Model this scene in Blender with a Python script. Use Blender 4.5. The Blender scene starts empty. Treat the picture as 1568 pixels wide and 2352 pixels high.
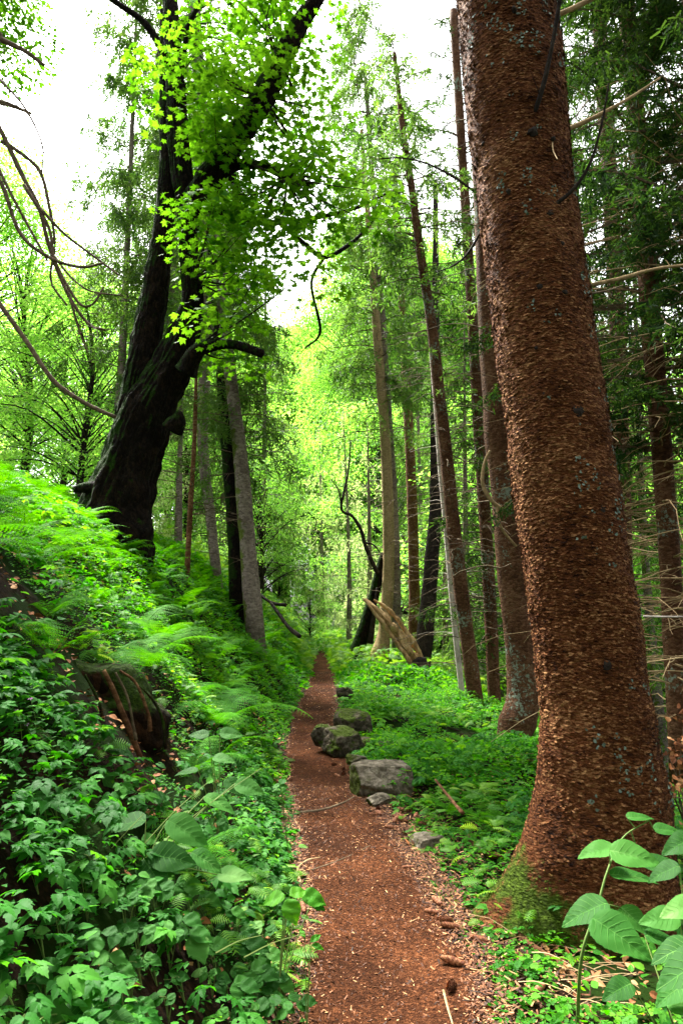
import bpy, math, random
import numpy as np
from mathutils import Vector

# ------------------------------------------------------------------ camera, sky, sun, exposure
SC = bpy.context.scene
COL = SC.collection
F, CU, CV = 1600.0, 784.0, 1176.0          # focal length and centre in reference pixels (1568 x 2352)
PITCH = math.radians(8.0)
CAM = np.array([0.0, 0.0, 1.55])
cam = bpy.data.cameras.new('camera')
cam.sensor_fit = 'HORIZONTAL'
cam.sensor_width = 24.0
cam.lens = 24.0 * F / 1568.0
cam.clip_start = 0.05
cam.clip_end = 2000
camo = bpy.data.objects.new('camera', cam)
COL.objects.link(camo)
camo.location = CAM
camo.rotation_euler = (math.radians(90) + PITCH, 0, 0)
SC.camera = camo

SUN_EL, SUN_AZ = math.radians(56), math.radians(-34)   # azimuth from +Y, negative to the left
world = bpy.data.worlds.new('World')
SC.world = world
world.use_nodes = True
wn, wl = world.node_tree.nodes, world.node_tree.links
wn.clear()
sky = wn.new('ShaderNodeTexSky')
sky.sky_type = 'NISHITA'
sky.sun_disc = False
sky.sun_elevation = SUN_EL
sky.sun_rotation = SUN_AZ
sky.air_density = 1.0
sky.dust_density = 6.0
sky.ozone_density = 0.6
hs = wn.new('ShaderNodeHueSaturation')
hs.inputs['Saturation'].default_value = 0.06
bg = wn.new('ShaderNodeBackground')
bg.inputs['Strength'].default_value = 0.12
wo = wn.new('ShaderNodeOutputWorld')
wl.new(sky.outputs[0], hs.inputs['Color'])
wl.new(hs.outputs[0], bg.inputs['Color'])
wl.new(bg.outputs[0], wo.inputs['Surface'])

sl = bpy.data.lights.new('sun', 'SUN')
sl.energy = 5.0
sl.angle = math.radians(11)
sl.color = (1.0, 0.96, 0.88)
so = bpy.data.objects.new('sun', sl)
COL.objects.link(so)
sd = Vector((math.sin(SUN_AZ) * math.cos(SUN_EL), math.cos(SUN_AZ) * math.cos(SUN_EL), math.sin(SUN_EL)))
so.rotation_euler = sd.to_track_quat('Z', 'Y').to_euler()
so.location = (0, 0, 30)

vs = SC.view_settings
vs.view_transform = 'Standard'
vs.look = 'None'
vs.gamma = 1.0
vs.exposure = 2.45
cy = SC.cycles
cy.max_bounces = 7
cy.diffuse_bounces = 4
cy.glossy_bounces = 2
cy.transmission_bounces = 5
cy.transparent_max_bounces = 4
cy.use_adaptive_sampling = True
cy.adaptive_threshold = 0.02
cy.use_denoising = True
cy.caustics_reflective = False
cy.caustics_refractive = False
cy.sample_clamp_indirect = 8
cy.volume_bounces = 1
cy.volume_step_rate = 4

# ------------------------------------------------------------------ numeric helpers
RIGHT = np.array([1.0, 0, 0])
FWD = np.array([0, math.cos(PITCH), math.sin(PITCH)])
UP = np.array([0, -math.sin(PITCH), math.cos(PITCH)])


def ray(u, v):
    return (u - CU) / F * RIGHT + (CV - v) / F * UP + FWD


def at(u, v, Y):
    d = ray(u, v)
    return CAM + d * (Y / d[1])


def px2r(P, w):
    return 0.5 * w * float(np.dot(P - CAM, FWD)) / F


def project(P):
    q = P - CAM
    d = q @ FWD
    dd = np.where(np.abs(d) < 1e-3, 1e-3, d)
    return CU + F * (q @ RIGHT) / dd, CV - F * (q @ UP) / dd, d


def unit(a):
    n = np.linalg.norm(a, axis=-1, keepdims=True)
    return a / np.maximum(n, 1e-9)


def _h(ix, iy, iz, seed):
    n = (ix * 374761393 + iy * 668265263 + iz * 2147483647 + seed * 1274126177) & 0xFFFFFFFF
    n = ((n ^ (n >> 13)) * 1274126177) & 0xFFFFFFFF
    n = n ^ (n >> 16)
    return (n & 0xFFFF) / 65535.0


def noise3(x, y, z, seed=0):
    x, y, z = np.broadcast_arrays(np.asarray(x, float), np.asarray(y, float), np.asarray(z, float))
    ix, iy, iz = np.floor(x).astype(np.int64), np.floor(y).astype(np.int64), np.floor(z).astype(np.int64)
    fx, fy, fz = x - ix, y - iy, z - iz
    fx, fy, fz = [f * f * (3 - 2 * f) for f in (fx, fy, fz)]
    r = 0
    for dx in (0, 1):
        for dy in (0, 1):
            for dz in (0, 1):
                w = (fx if dx else 1 - fx) * (fy if dy else 1 - fy) * (fz if dz else 1 - fz)
                r = r + w * _h(ix + dx, iy + dy, iz + dz, seed)
    return r * 2 - 1


def fbm(x, y, z=0.0, oct=4, seed=0):
    r, a, s = 0, 0.5, 1.0
    for o in range(oct):
        r = r + a * noise3(x * s, y * s, np.asarray(z) * s, seed + o)
        a *= 0.5
        s *= 2.03
    return r


# ------------------------------------------------------------------ terrain
# path centre and half width, read off along its length
_PV = [(2352, 900, 410), (2200, 892, 370), (2100, 872, 325), (2000, 825, 275), (1900, 780, 225),
       (1800, 735, 165), (1700, 712, 110), (1640, 722, 95), (1600, 735, 80), (1560, 742, 62), (1525, 737, 46), (1500, 733, 34)]
_pY, _pX, _pW = [], [], []
for _v, _u, _w in _PV:
    _d = ray(_u, _v)
    _t = -CAM[2] / _d[2]
    _P = CAM + _d * _t
    _pY.append(_P[1]); _pX.append(_P[0]); _pW.append(_w * _t / F / 2)
_pY = [-6, 0] + _pY + [38, 60, 120]
_pX = [_pX[0] + .25, _pX[0] + 0.08] + _pX + [_pX[-1] - .4, -3.5, -12]
_pW = [_pW[0], _pW[0]] + _pW + [_pW[-1], .35, .35]
_pY, _pX, _pW = map(np.array, (_pY, _pX, _pW))


def path_x(y):
    return np.interp(y, _pY, _pX)


def path_w(y):
    return np.interp(y, _pY, _pW)


def H(x, y):
    x = np.asarray(x, float); y = np.asarray(y, float)
    d = x - path_x(y)
    w = path_w(y)
    t = np.maximum(-d - w, 0)
    k = 1.17
    b = k * t * t / (t + 0.38)
    far = np.maximum(t - 2.1, 0)
    b = b - 0.74 * far * far / (far + 0.5)
    b = np.where(t > 30, b - (t - 30) * 0.35, b)
    b = b * np.interp(y, [-5, 22, 32, 60], [1, 1, .8, .8])
    s = np.maximum(d - w, 0)
    far = np.maximum(s - 2.0, 0)
    r = -0.045 * s - 0.55 * far * far / (far + 1.2)
    r = np.where(s > 26, r + (s - 26) * .55, r)
    off = np.clip((np.abs(d) - w) / 0.5, 0, 1)
    n = off * (0.16 * fbm(x * .8, y * .8, 0, 3, 5) + 0.06 * fbm(x * 3, y * 3, 0, 3, 9)) + 0.012 * fbm(x * 6, y * 6, 0, 3, 2)
    dish = -0.03 * np.clip(1 - (d / np.maximum(w, .1)) ** 2, 0, 1)
    return b + r + n + dish


def ground_hit(u, v, ymin=1.2, ymax=90):
    d = ray(u, v)
    Y = np.exp(np.linspace(math.log(ymin), math.log(ymax), 1500))
    P = CAM + d[None] * (Y / d[1])[:, None]
    g = P[:, 2] - H(P[:, 0], P[:, 1])
    i = np.argmax(g < 0)
    return float(Y[i]) if g[i] < 0 else 30.0


# ------------------------------------------------------------------ mesh building
class Geo:
    def __init__(s):
        s.V, s.F3, s.F4, s.r3, s.r4, s.n = [], [], [], [], [], 0
        s.uv = []

    def add(s, V, F3=None, F4=None, r=0.5):
        V = np.asarray(V, float).reshape(-1, 3)
        s.V.append(V)
        if F3 is not None and len(F3):
            F3 = np.asarray(F3, np.int64)
            s.F3.append(F3 + s.n)
            s.r3.append(np.broadcast_to(np.asarray(r, float), (len(F3),)))
        if F4 is not None and len(F4):
            F4 = np.asarray(F4, np.int64)
            s.F4.append(F4 + s.n)
            s.r4.append(np.broadcast_to(np.asarray(r, float), (len(F4),)))
        s.n += len(V)

    def inst(s, T, P, R, S, r=None):
        """T=(V,F3 or None,F4 or None); P Nx3, R Nx3x3 (columns = axes), S N or Nx3"""
        TV, T3, T4 = T
        N, K = len(P), len(TV)
        if N == 0:
            return
        S = np.asarray(S, float)
        if S.ndim == 1:
            S = S[:, None]
        loc = TV[None] * S[:, None, :]
        V = np.einsum('nij,nkj->nki', R, loc) + P[:, None]
        if r is None:
            r = np.random.rand(N)
        s.V.append(V.reshape(-1, 3))
        base = (np.arange(N) * K)[:, None, None] + s.n
        if T3 is not None and len(T3):
            s.F3.append((base + np.asarray(T3)[None]).reshape(-1, 3)); s.r3.append(np.repeat(r, len(T3)))
        if T4 is not None and len(T4):
            s.F4.append((base + np.asarray(T4)[None]).reshape(-1, 4)); s.r4.append(np.repeat(r, len(T4)))
        s.n += N * K

    def mesh(s, name, mat, smooth=False):
        me = bpy.data.meshes.new(name)
        V = np.concatenate(s.V) if s.V else np.zeros((0, 3))
        f3 = np.concatenate(s.F3) if s.F3 else np.zeros((0, 3), np.int64)
        f4 = np.concatenate(s.F4) if s.F4 else np.zeros((0, 4), np.int64)
        r = np.concatenate([np.concatenate(s.r3) if s.r3 else np.zeros(0), np.concatenate(s.r4) if s.r4 else np.zeros(0)])
        n3, n4 = len(f3), len(f4)
        me.vertices.add(len(V))
        me.vertices.foreach_set('co', V.astype(np.float32).ravel())
        me.loops.add(n3 * 3 + n4 * 4)
        me.loops.foreach_set('vertex_index', np.concatenate([f3.ravel(), f4.ravel()]).astype(np.int32))
        me.polygons.add(n3 + n4)
        ls = np.concatenate([np.arange(n3) * 3, n3 * 3 + np.arange(n4) * 4]).astype(np.int32)
        me.polygons.foreach_set('loop_start', ls)
        try:
            me.polygons.foreach_set('loop_total', np.concatenate([np.full(n3, 3), np.full(n4, 4)]).astype(np.int32))
        except Exception:
            pass
        me.polygons.foreach_set('use_smooth', np.full(n3 + n4, bool(smooth)))
        me.update(calc_edges=True)
        at_ = me.attributes.new('rnd', 'FLOAT', 'FACE')
        at_.data.foreach_set('value', r.astype(np.float32))
        for m in (mat if isinstance(mat, (list, tuple)) else [mat]):
            me.materials.append(m)
        return me

    def build(s, name, mat, parent=None, smooth=False):
        o = bpy.data.objects.new(name, s.mesh(name, mat, smooth))
        COL.objects.link(o)
        if parent is not None:
            # geometry is written in world space: bring it into the parent's
            L = np.array(parent.location)
            if np.any(L != 0):
                o.data.transform(_T(-L))
            o.parent = parent
        return o


def _T(v):
    from mathutils import Matrix
    return Matrix.Translation(Vector([float(a) for a in v]))


def tag(o, label=None, cat=None, group=None, kind=None):
    if label: o['label'] = label
    if cat: o['category'] = cat
    if group: o['group'] = group
    if kind: o['kind'] = kind
    return o


def empty(name, loc=(0, 0, 0)):
    o = bpy.data.objects.new(name, None)
    o.empty_display_size = 0.2
    o.location = [float(a) for a in loc]
    COL.objects.link(o)
    return o


def frames(n, d):
    """rotation matrices with z = n, y = d made orthogonal"""
    z = unit(n)
    y = unit(d - np.sum(d * z, -1, keepdims=True) * z)
    x = np.cross(y, z)
    return np.stack([x, y, z], -1)


def rframes(N, rs, tilt=0.5, heading=None):
    """roughly upward facing leaves"""
    n = np.stack([rs.normal(0, tilt, N), rs.normal(0, tilt, N), np.ones(N)], -1)
    a = rs.uniform(0, 2 * math.pi, N) if heading is None else heading
    d = np.stack([np.sin(a), np.cos(a), np.zeros(N)], -1)
    return frames(n, d)


def catmull(P, per=6):
    P = np.asarray(P, float)
    if len(P) < 3:
        t = np.linspace(0, 1, per + 1)[:, None]
        return P[0] * (1 - t) + P[-1] * t
    Q = np.vstack([2 * P[0] - P[1], P, 2 * P[-1] - P[-2]])
    out = []
    for i in range(1, len(Q) - 2):
        p0, p1, p2, p3 = Q[i - 1:i + 3]
        for t in np.arange(per) / per:
            out.append(.5 * (2 * p1 + (p2 - p0) * t + (2 * p0 - 5 * p1 + 4 * p2 - p3) * t * t + (3 * p1 - p0 - 3 * p2 + p3) * t ** 3))
    out.append(P[-1])
    return np.array(out)


def tube(g, P, R, sides=8, lump=0.0, lscale=3.0, seed=0, r=0.5, cap=True, lobes=None):
    """sweep along P (Nx3) with radii R; lobes(theta, i)->radius factor"""
    P = np.asarray(P, float); R = np.asarray(R, float)
    T = unit(np.gradient(P, axis=0))
    ref = np.array([0.0, 1.0, 0.02]) if abs(T[0][2]) > .6 else np.array([0, 0, 1.0])
    X = unit(np.cross(T, ref)); Yv = np.cross(T, X)
    th = np.linspace(0, 2 * math.pi, sides, endpoint=False)
    ring = np.cos(th)[None, :, None] * X[:, None] + np.sin(th)[None, :, None] * Yv[:, None]
    rr = np.repeat(R[:, None], sides, 1)
    if lobes is not None:
        rr = rr * lobes(th[None, :], np.arange(len(P))[:, None])
    V = P[:, None] + ring * rr[..., None]
    if lump:
        n = fbm(V[..., 0] * lscale, V[..., 1] * lscale, V[..., 2] * lscale, 4, seed)
        V = V + ring * (n * lump * 2 * R[:, None])[..., None]
    n, s_ = len(P), sides
    i = np.arange(n - 1)[:, None] * s_; j = np.arange(s_)[None]
    jn = (j + 1) % s_
    F4 = np.stack([i + j, i + jn, i + s_ + jn, i + s_ + j], -1).reshape(-1, 4)
    V = V.reshape(-1, 3)
    if cap:
        V = np.vstack([V, P[-1:] + T[-1] * R[-1] * .4, P[:1]])
        a = (n - 1) * s_ + np.arange(s_)
        F3 = np.vstack([np.stack([a, (n - 1) * s_ + (np.arange(s_) + 1) % s_, np.full(s_, len(V) - 2)], -1),
                        np.stack([(np.arange(s_) + 1) % s_, np.arange(s_), np.full(s_, len(V) - 1)], -1)])
    else:
        F3 = None
    g.add(V, F3, F4, r)
    return V


# ------------------------------------------------------------------ materials
def newmat(name):
    m = bpy.data.materials.new(name)
    m.use_nodes = True
    nt = m.node_tree
    nt.nodes.clear()
    out = nt.nodes.new('ShaderNodeOutputMaterial')
    return m, nt, out


def nd(nt, typ, **kw):
    n = nt.nodes.new(typ)
    for k, v in kw.items():
        if k in n.inputs:
            n.inputs[k].default_value = v
        else:
            setattr(n, k, v)
    return n


def ramp(nt, fac, stops):
    n = nt.nodes.new('ShaderNodeValToRGB')
    e = n.color_ramp.elements
    while len(e) > 1:
        e.remove(e[-1])
    e[0].position = stops[0][0]; e[0].color = (*stops[0][1], 1)
    for p, c in stops[1:]:
        q = e.new(p); q.color = (*c, 1)
    nt.links.new(fac, n.inputs[0])
    return n.outputs[0]


def mixc(nt, fac, a, b):
    n = nt.nodes.new('ShaderNodeMix'); n.data_type = 'RGBA'
    for sock, val in ((n.inputs[0], fac), (n.inputs[6], a), (n.inputs[7], b)):
        if hasattr(val, 'is_linked') or hasattr(val, 'links'):
            nt.links.new(val, sock)
        elif isinstance(val, (int, float)):
            sock.default_value = val
        else:
            sock.default_value = (*val, 1)
    return n.outputs[2]


def leaf_mat(name, stops, trans_stops, tfac=0.45, rough=0.45, spec=0.35, patch=0.8):
    m, nt, out = newmat(name)
    at_ = nd(nt, 'ShaderNodeAttribute', attribute_name='rnd')
    geo = nd(nt, 'ShaderNodeNewGeometry')
    no = nd(nt, 'ShaderNodeTexNoise', Scale=patch, Detail=2.0)
    nt.links.new(geo.outputs['Position'], no.inputs['Vector'])
    ad = nd(nt, 'ShaderNodeMath', operation='MULTIPLY_ADD')
    nt.links.new(no.outputs[0], ad.inputs[0]); ad.inputs[1].default_value = 1.1
    sub = nd(nt, 'ShaderNodeMath', operation='MULTIPLY_ADD')
    nt.links.new(at_.outputs['Fac'], sub.inputs[0]); sub.inputs[1].default_value = 0.9; sub.inputs[2].default_value = -0.5
    nt.links.new(sub.outputs[0], ad.inputs[2])
    fac = ad.outputs[0]
    c1 = ramp(nt, fac, stops)
    c2 = ramp(nt, fac, trans_stops)
    p = nd(nt, 'ShaderNodeBsdfPrincipled', Roughness=rough)
    p.inputs['Specular IOR Level'].default_value = spec
    nt.links.new(c1, p.inputs['Base Color'])
    t = nd(nt, 'ShaderNodeBsdfTranslucent')
    nt.links.new(c2, t.inputs['Color'])
    mx = nd(nt, 'ShaderNodeMixShader'); mx.inputs[0].default_value = tfac
    nt.links.new(p.outputs[0], mx.inputs[1]); nt.links.new(t.outputs[0], mx.inputs[2])
    nt.links.new(mx.outputs[0], out.inputs[0])
    return m


def bark_mat(name, dark, mid, light, scale=18, flat=2.2, moss=None, moss_amt=0.0, lichen=0.0, bump=0.6, dist=0.02, mside=None, mlow=None):
    """moss: colour; mside: direction the moss favours; mlow: (z0,z1) where it fades out upwards"""
    m, nt, out = newmat(name)
    tc = nd(nt, 'ShaderNodeNewGeometry')
    mp = nd(nt, 'ShaderNodeMapping'); mp.inputs['Scale'].default_value = (1, 1, flat)
    nt.links.new(tc.outputs['Position'], mp.inputs['Vector'])
    v = nd(nt, 'ShaderNodeTexVoronoi', Scale=scale); v.feature = 'F1'; v.inputs['Randomness'].default_value = 1
    n1 = nd(nt, 'ShaderNodeTexNoise', Scale=scale * 1.7, Detail=5.0, Roughness=.65)
    n2 = nd(nt, 'ShaderNodeTexNoise', Scale=2.2, Detail=4.0, Roughness=.6)
    wv = nd(nt, 'ShaderNodeVectorMath', operation='MULTIPLY_ADD')
    nt.links.new(n1.outputs['Color'], wv.inputs[0]); wv.inputs[1].default_value = (.03, .03, .03)
    nt.links.new(mp.outputs[0], wv.inputs[2])
    nt.links.new(mp.outputs[0], n1.inputs['Vector'])
    nt.links.new(tc.outputs['Position'], n2.inputs['Vector'])
    nt.links.new(wv.outputs[0], v.inputs['Vector'])
    at_ = nd(nt, 'ShaderNodeAttribute', attribute_name='rnd')
    # colour: per plate tint + fine noise
    sep = nd(nt, 'ShaderNodeSeparateColor'); nt.links.new(v.outputs['Color'], sep.inputs[0])
    a1 = nd(nt, 'ShaderNodeMath', operation='MULTIPLY_ADD'); nt.links.new(sep.outputs[0], a1.inputs[0]); a1.inputs[1].default_value = .35
    a2 = nd(nt, 'ShaderNodeMath', operation='MULTIPLY_ADD'); nt.links.new(n1.outputs[0], a2.inputs[0]); a2.inputs[1].default_value = .8; a2.inputs[2].default_value = -.25
    nt.links.new(a2.outputs[0], a1.inputs[2])
    a3 = nd(nt, 'ShaderNodeMath', operation='MULTIPLY_ADD'); nt.links.new(at_.outputs['Fac'], a3.inputs[0]); a3.inputs[1].default_value = .55
    nt.links.new(a1.outputs[0], a3.inputs[2])
    a4 = nd(nt, 'ShaderNodeMath', operation='MULTIPLY_ADD'); nt.links.new(n2.outputs[0], a4.inputs[0]); a4.inputs[1].default_value = .8; a4.inputs[2].default_value = -.48
    a5 = nd(nt, 'ShaderNodeMath', operation='ADD'); nt.links.new(a3.outputs[0], a5.inputs[0]); nt.links.new(a4.outputs[0], a5.inputs[1])
    col = ramp(nt, a5.outputs[0], [(0.05, dark), (0.5, mid), (0.95, light)])
    if lichen > 0:
        n3 = nd(nt, 'ShaderNodeTexNoise', Scale=22.0, Detail=4.0, Roughness=.7)
        n4 = nd(nt, 'ShaderNodeTexNoise', Scale=1.6, Detail=2.0)
        nt.links.new(tc.outputs['Position'], n3.inputs['Vector']); nt.links.new(tc.outputs['Position'], n4.inputs['Vector'])
        ml = nd(nt, 'ShaderNodeMath', operation='MULTIPLY'); nt.links.new(n3.outputs[0], ml.inputs[0]); nt.links.new(n4.outputs[0], ml.inputs[1])
        lf = ramp(nt, ml.outputs[0], [(0.36 - lichen * .1, (0, 0, 0)), (0.40 - lichen * .1, (1, 1, 1))])
        col = mixc(nt, lf, col, (0.16, 0.2, 0.15))
    hgt = nd(nt, 'ShaderNodeMath', operation='MULTIPLY_ADD')
    nt.links.new(v.outputs['Distance'], hgt.inputs[0]); hgt.inputs[1].default_value = -.8
    nt.links.new(n1.outputs[0], hgt.inputs[2])
    height = hgt.outputs[0]
    if moss is not None:
        n5 = nd(nt, 'ShaderNodeTexNoise', Scale=3.5, Detail=5.0, Roughness=.65)
        nt.links.new(tc.outputs['Position'], n5.inputs['Vector'])
        f = n5.outputs[0]
        if mside is not None:
            dp = nd(nt, 'ShaderNodeVectorMath', operation='DOT_PRODUCT')
            nt.links.new(tc.outputs['Normal'], dp.inputs[0]); dp.inputs[1].default_value = mside
            q = nd(nt, 'ShaderNodeMath', operation='MULTIPLY_ADD'); nt.links.new(dp.outputs['Value'], q.inputs[0]); q.inputs[1].default_value = .28
            nt.links.new(f, q.inputs[2]); f = q.outputs[0]
        if mlow is not None:
            sx = nd(nt, 'ShaderNodeSeparateXYZ'); nt.links.new(tc.outputs['Position'], sx.inputs[0])
            mr = nd(nt, 'ShaderNodeMapRange'); nt.links.new(sx.outputs[2], mr.inputs[0])
            mr.inputs[1].default_value = mlow[0]; mr.inputs[2].default_value = mlow[1]
            mr.inputs[3].default_value = 0.12; mr.inputs[4].default_value = -.6
            q = nd(nt, 'ShaderNodeMath', operation='ADD'); nt.links.new(f, q.inputs[0]); nt.links.new(mr.outputs[0], q.inputs[1]); f = q.outputs[0]
        mf = ramp(nt, f, [(0.66 - moss_amt * .4, (0, 0, 0)), (0.74 - moss_amt * .4, (1, 1, 1))])
        n6 = nd(nt, 'ShaderNodeTexNoise', Scale=60.0, Detail=3.0)
        nt.links.new(tc.outputs['Position'], n6.inputs['Vector'])
        mc = ramp(nt, n6.outputs[0], [(.3, tuple(c * .45 for c in moss)), (.7, tuple(c * 1.4 for c in moss))])
        col = mixc(nt, mf, col, mc)
    b = nd(nt, 'ShaderNodeBump', Strength=bump, Distance=dist)
    nt.links.new(height, b.inputs['Height'])
    p = nd(nt, 'ShaderNodeBsdfPrincipled', Roughness=.85)
    p.inputs['Specular IOR Level'].default_value = .08
    nt.links.new(col, p.inputs['Base Color']); nt.links.new(b.outputs[0], p.inputs['Normal'])
    nt.links.new(p.outputs[0], out.inputs[0])
    return m


def soil_mat(name, stops, scale=30, bump=.5, dist=.02, patchy=None):
    m, nt, out = newmat(name)
    tc = nd(nt, 'ShaderNodeNewGeometry')
    n1 = nd(nt, 'ShaderNodeTexNoise', Scale=scale, Detail=6.0, Roughness=.7)
    n2 = nd(nt, 'ShaderNodeTexNoise', Scale=1.7, Detail=3.0)
    v = nd(nt, 'ShaderNodeTexVoronoi', Scale=scale * 2.2)
    for n in (n1, n2, v):
        nt.links.new(tc.outputs['Position'], n.inputs['Vector'])
    sep = nd(nt, 'ShaderNodeSeparateColor'); nt.links.new(v.outputs['Color'], sep.inputs[0])
    a = nd(nt, 'ShaderNodeMath', operation='MULTIPLY_ADD'); nt.links.new(sep.outputs[0], a.inputs[0]); a.inputs[1].default_value = .4
    b = nd(nt, 'ShaderNodeMath', operation='MULTIPLY_ADD'); nt.links.new(n1.outputs[0], b.inputs[0]); b.inputs[1].default_value = .7; b.inputs[2].default_value = -.35
    c = nd(nt, 'ShaderNodeMath', operation='MULTIPLY_ADD'); nt.links.new(n2.outputs[0], c.inputs[0]); c.inputs[1].default_value = .7
    nt.links.new(a.outputs[0], b.inputs[2]) if False else None
    s1 = nd(nt, 'ShaderNodeMath', operation='ADD'); nt.links.new(b.outputs[0], s1.inputs[0]); nt.links.new(c.outputs[0], s1.inputs[1])
    nt.links.new(a.outputs[0], c.inputs[2]); a.inputs[2].default_value = -.1
    col = ramp(nt, s1.outputs[0], stops)
    if patchy is not None:
        n3 = nd(nt, 'ShaderNodeTexNoise', Scale=patchy[1], Detail=4.0); nt.links.new(tc.outputs['Position'], n3.inputs['Vector'])
        mf = ramp(nt, n3.outputs[0], [(patchy[2], (0, 0, 0)), (patchy[2] + .08, (1, 1, 1))])
        col = mixc(nt, mf, col, patchy[0])
    h = nd(nt, 'ShaderNodeMath', operation='MULTIPLY_ADD'); nt.links.new(v.outputs['Distance'], h.inputs[0]); h.inputs[1].default_value = .5
    nt.links.new(n1.outputs[0], h.inputs[2])
    bm = nd(nt, 'ShaderNodeBump', Strength=bump, Distance=dist); nt.links.new(h.outputs[0], bm.inputs['Height'])
    p = nd(nt, 'ShaderNodeBsdfPrincipled', Roughness=.9)
    p.inputs['Specular IOR Level'].default_value = .04
    nt.links.new(col, p.inputs['Base Color']); nt.links.new(bm.outputs[0], p.inputs['Normal'])
    nt.links.new(p.outputs[0], out.inputs[0])
    return m


def chip_mat(name, stops, rough=.75):
    m, nt, out = newmat(name)
    at_ = nd(nt, 'ShaderNodeAttribute', attribute_name='rnd')
    col = ramp(nt, at_.outputs['Fac'], stops)
    p = nd(nt, 'ShaderNodeBsdfPrincipled', Roughness=rough)
    p.inputs['Specular IOR Level'].default_value = .25
    nt.links.new(col, p.inputs['Base Color'])
    nt.links.new(p.outputs[0], out.inputs[0])
    return m


M = {}
M['maple_leaf'] = leaf_mat('maple_leaf', [(.1, (.02, .1, .004)), (.6, (.04, .16, .006)), (1, (.08, .22, .012))],
                           [(.1, (.05, .2, .002)), (.5, (.12, .33, .005)), (.8, (.18, .42, .01)), (1, (.22, .46, .015))], .46, rough=.6, spec=.12)
M['far_leaf'] = leaf_mat('beech_leaf', [(.1, (.045, .14, .015)), (.6, (.09, .22, .025)), (1, (.15, .28, .06))],
                         [(.1, (.16, .46, .03)), (.6, (.32, .66, .06)), (1, (.52, .78, .16))], .58, rough=.6, patch=.35)
M['spruce'] = leaf_mat('spruce_needle', [(.1, (.02, .05, .01)), (.6, (.045, .09, .018)), (1, (.09, .14, .03))],
                       [(.1, (.07, .2, .015)), (.6, (.16, .33, .03)), (1, (.28, .45, .06))], .42, rough=.6, spec=.2, patch=.6)
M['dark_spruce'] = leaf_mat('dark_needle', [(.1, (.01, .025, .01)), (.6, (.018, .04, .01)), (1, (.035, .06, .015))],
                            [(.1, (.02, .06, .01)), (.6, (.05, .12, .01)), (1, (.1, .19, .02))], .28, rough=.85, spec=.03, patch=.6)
M['lit_spruce'] = leaf_mat('lit_needle', [(.1, (.09, .14, .04)), (.6, (.17, .24, .08)), (1, (.26, .32, .14))],
                            [(.1, (.35, .5, .12)), (.6, (.58, .72, .25)), (1, (.75, .82, .4))], .55, rough=.7, spec=.1, patch=.5)  # paler needle colours stand in for light falling on these spruces
M['fern'] = leaf_mat('fern_leaf', [(.1, (.016, .1, .001)), (.55, (.036, .17, .002)), (1, (.085, .25, .008))],
                     [(.1, (.04, .2, .0)), (.6, (.085, .33, .0)), (1, (.18, .44, .01))], .42, rough=.7, spec=.08)
M['herb'] = leaf_mat('herb_leaf', [(.1, (.012, .075, .006)), (.55, (.024, .13, .012)), (1, (.06, .21, .02))],
                     [(.1, (.03, .24, .0)), (.6, (.08, .4, .01)), (1, (.2, .54, .02))], .38, rough=.6, spec=.1, patch=1.5)
M['cover'] = leaf_mat('cover_leaf', [(.1, (.014, .1, .002)), (.55, (.035, .17, .004)), (1, (.09, .26, .012))],
                      [(.1, (.04, .28, .0)), (.6, (.12, .46, .0)), (1, (.28, .6, .01))], .42, rough=.65, spec=.15, patch=1.0)
M['yellow_herb'] = leaf_mat('yellow_herb', [(.1, (.03, .13, .002)), (.55, (.07, .21, .004)), (1, (.15, .3, .015))],
                      [(.1, (.1, .3, .0)), (.6, (.22, .45, .01)), (1, (.4, .6, .04))], .42, rough=.6, spec=.25, patch=1.5)
M['spruce_bark'] = bark_mat('red_spruce_bark', (.006, .002, .001), (.15, .05, .016), (.5, .26, .11), 38, 2.4,
                            moss=(.06, .1, .008), moss_amt=-.02, mlow=(.05, .7), mside=(-.9, -.3, 0), lichen=0, bump=1, dist=.03)
M['brown_bark'] = bark_mat('brown_bark', (.012, .006, .003), (.075, .034, .016), (.18, .1, .055), 24, 1.6,
                           moss=(.06, .1, .01), moss_amt=.1, mlow=(-.6, .9), mside=(-1, -.2, 0), lichen=.3)
M['red_bark'] = bark_mat('rust_bark', (.02, .008, .004), (.1, .045, .02), (.22, .12, .06), 20, 1.6)
M['grey_bark'] = bark_mat('grey_bark', (.04, .03, .025), (.15, .12, .1), (.33, .28, .23), 20, 1.6, moss=(.09, .12, .02), moss_amt=.1, mside=(-.7, 0, 0))
M['tan_bark'] = bark_mat('tan_bark', (.1, .06, .03), (.26, .19, .09), (.4, .3, .17), 20, 1.6, moss=(.13, .18, .02), moss_amt=.35, mlow=(-.4, 3))
M['pale_wood'] = bark_mat('pale_dead_wood', (.2, .17, .14), (.42, .37, .32), (.6, .56, .5), 25, .5, bump=.3)
M['dark_bark'] = bark_mat('mossy_dark_bark', (.0015, .001, .0005), (.006, .004, .0025), (.03, .018, .01), 26, .5,
                          moss=(.012, .035, .001), moss_amt=.26, mside=(-.8, 0, .4), bump=1, dist=.06)
M['black_bark'] = bark_mat('black_bark', (.008, .006, .005), (.02, .015, .012), (.05, .04, .03), 22, .8)
M['twig'] = bark_mat('dead_twig', (.03, .02, .012), (.09, .065, .04), (.2, .16, .1), 30, 1, bump=.2)
M['tan_twig'] = bark_mat('tan_twig', (.12, .08, .04), (.26, .18, .09), (.4, .3, .17), 30, 1, bump=.2)
M['split_wood'] = bark_mat('split_wood', (.07, .035, .012), (.33, .2, .09), (.55, .39, .2), 14, .35, bump=.8, dist=.03)
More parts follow.
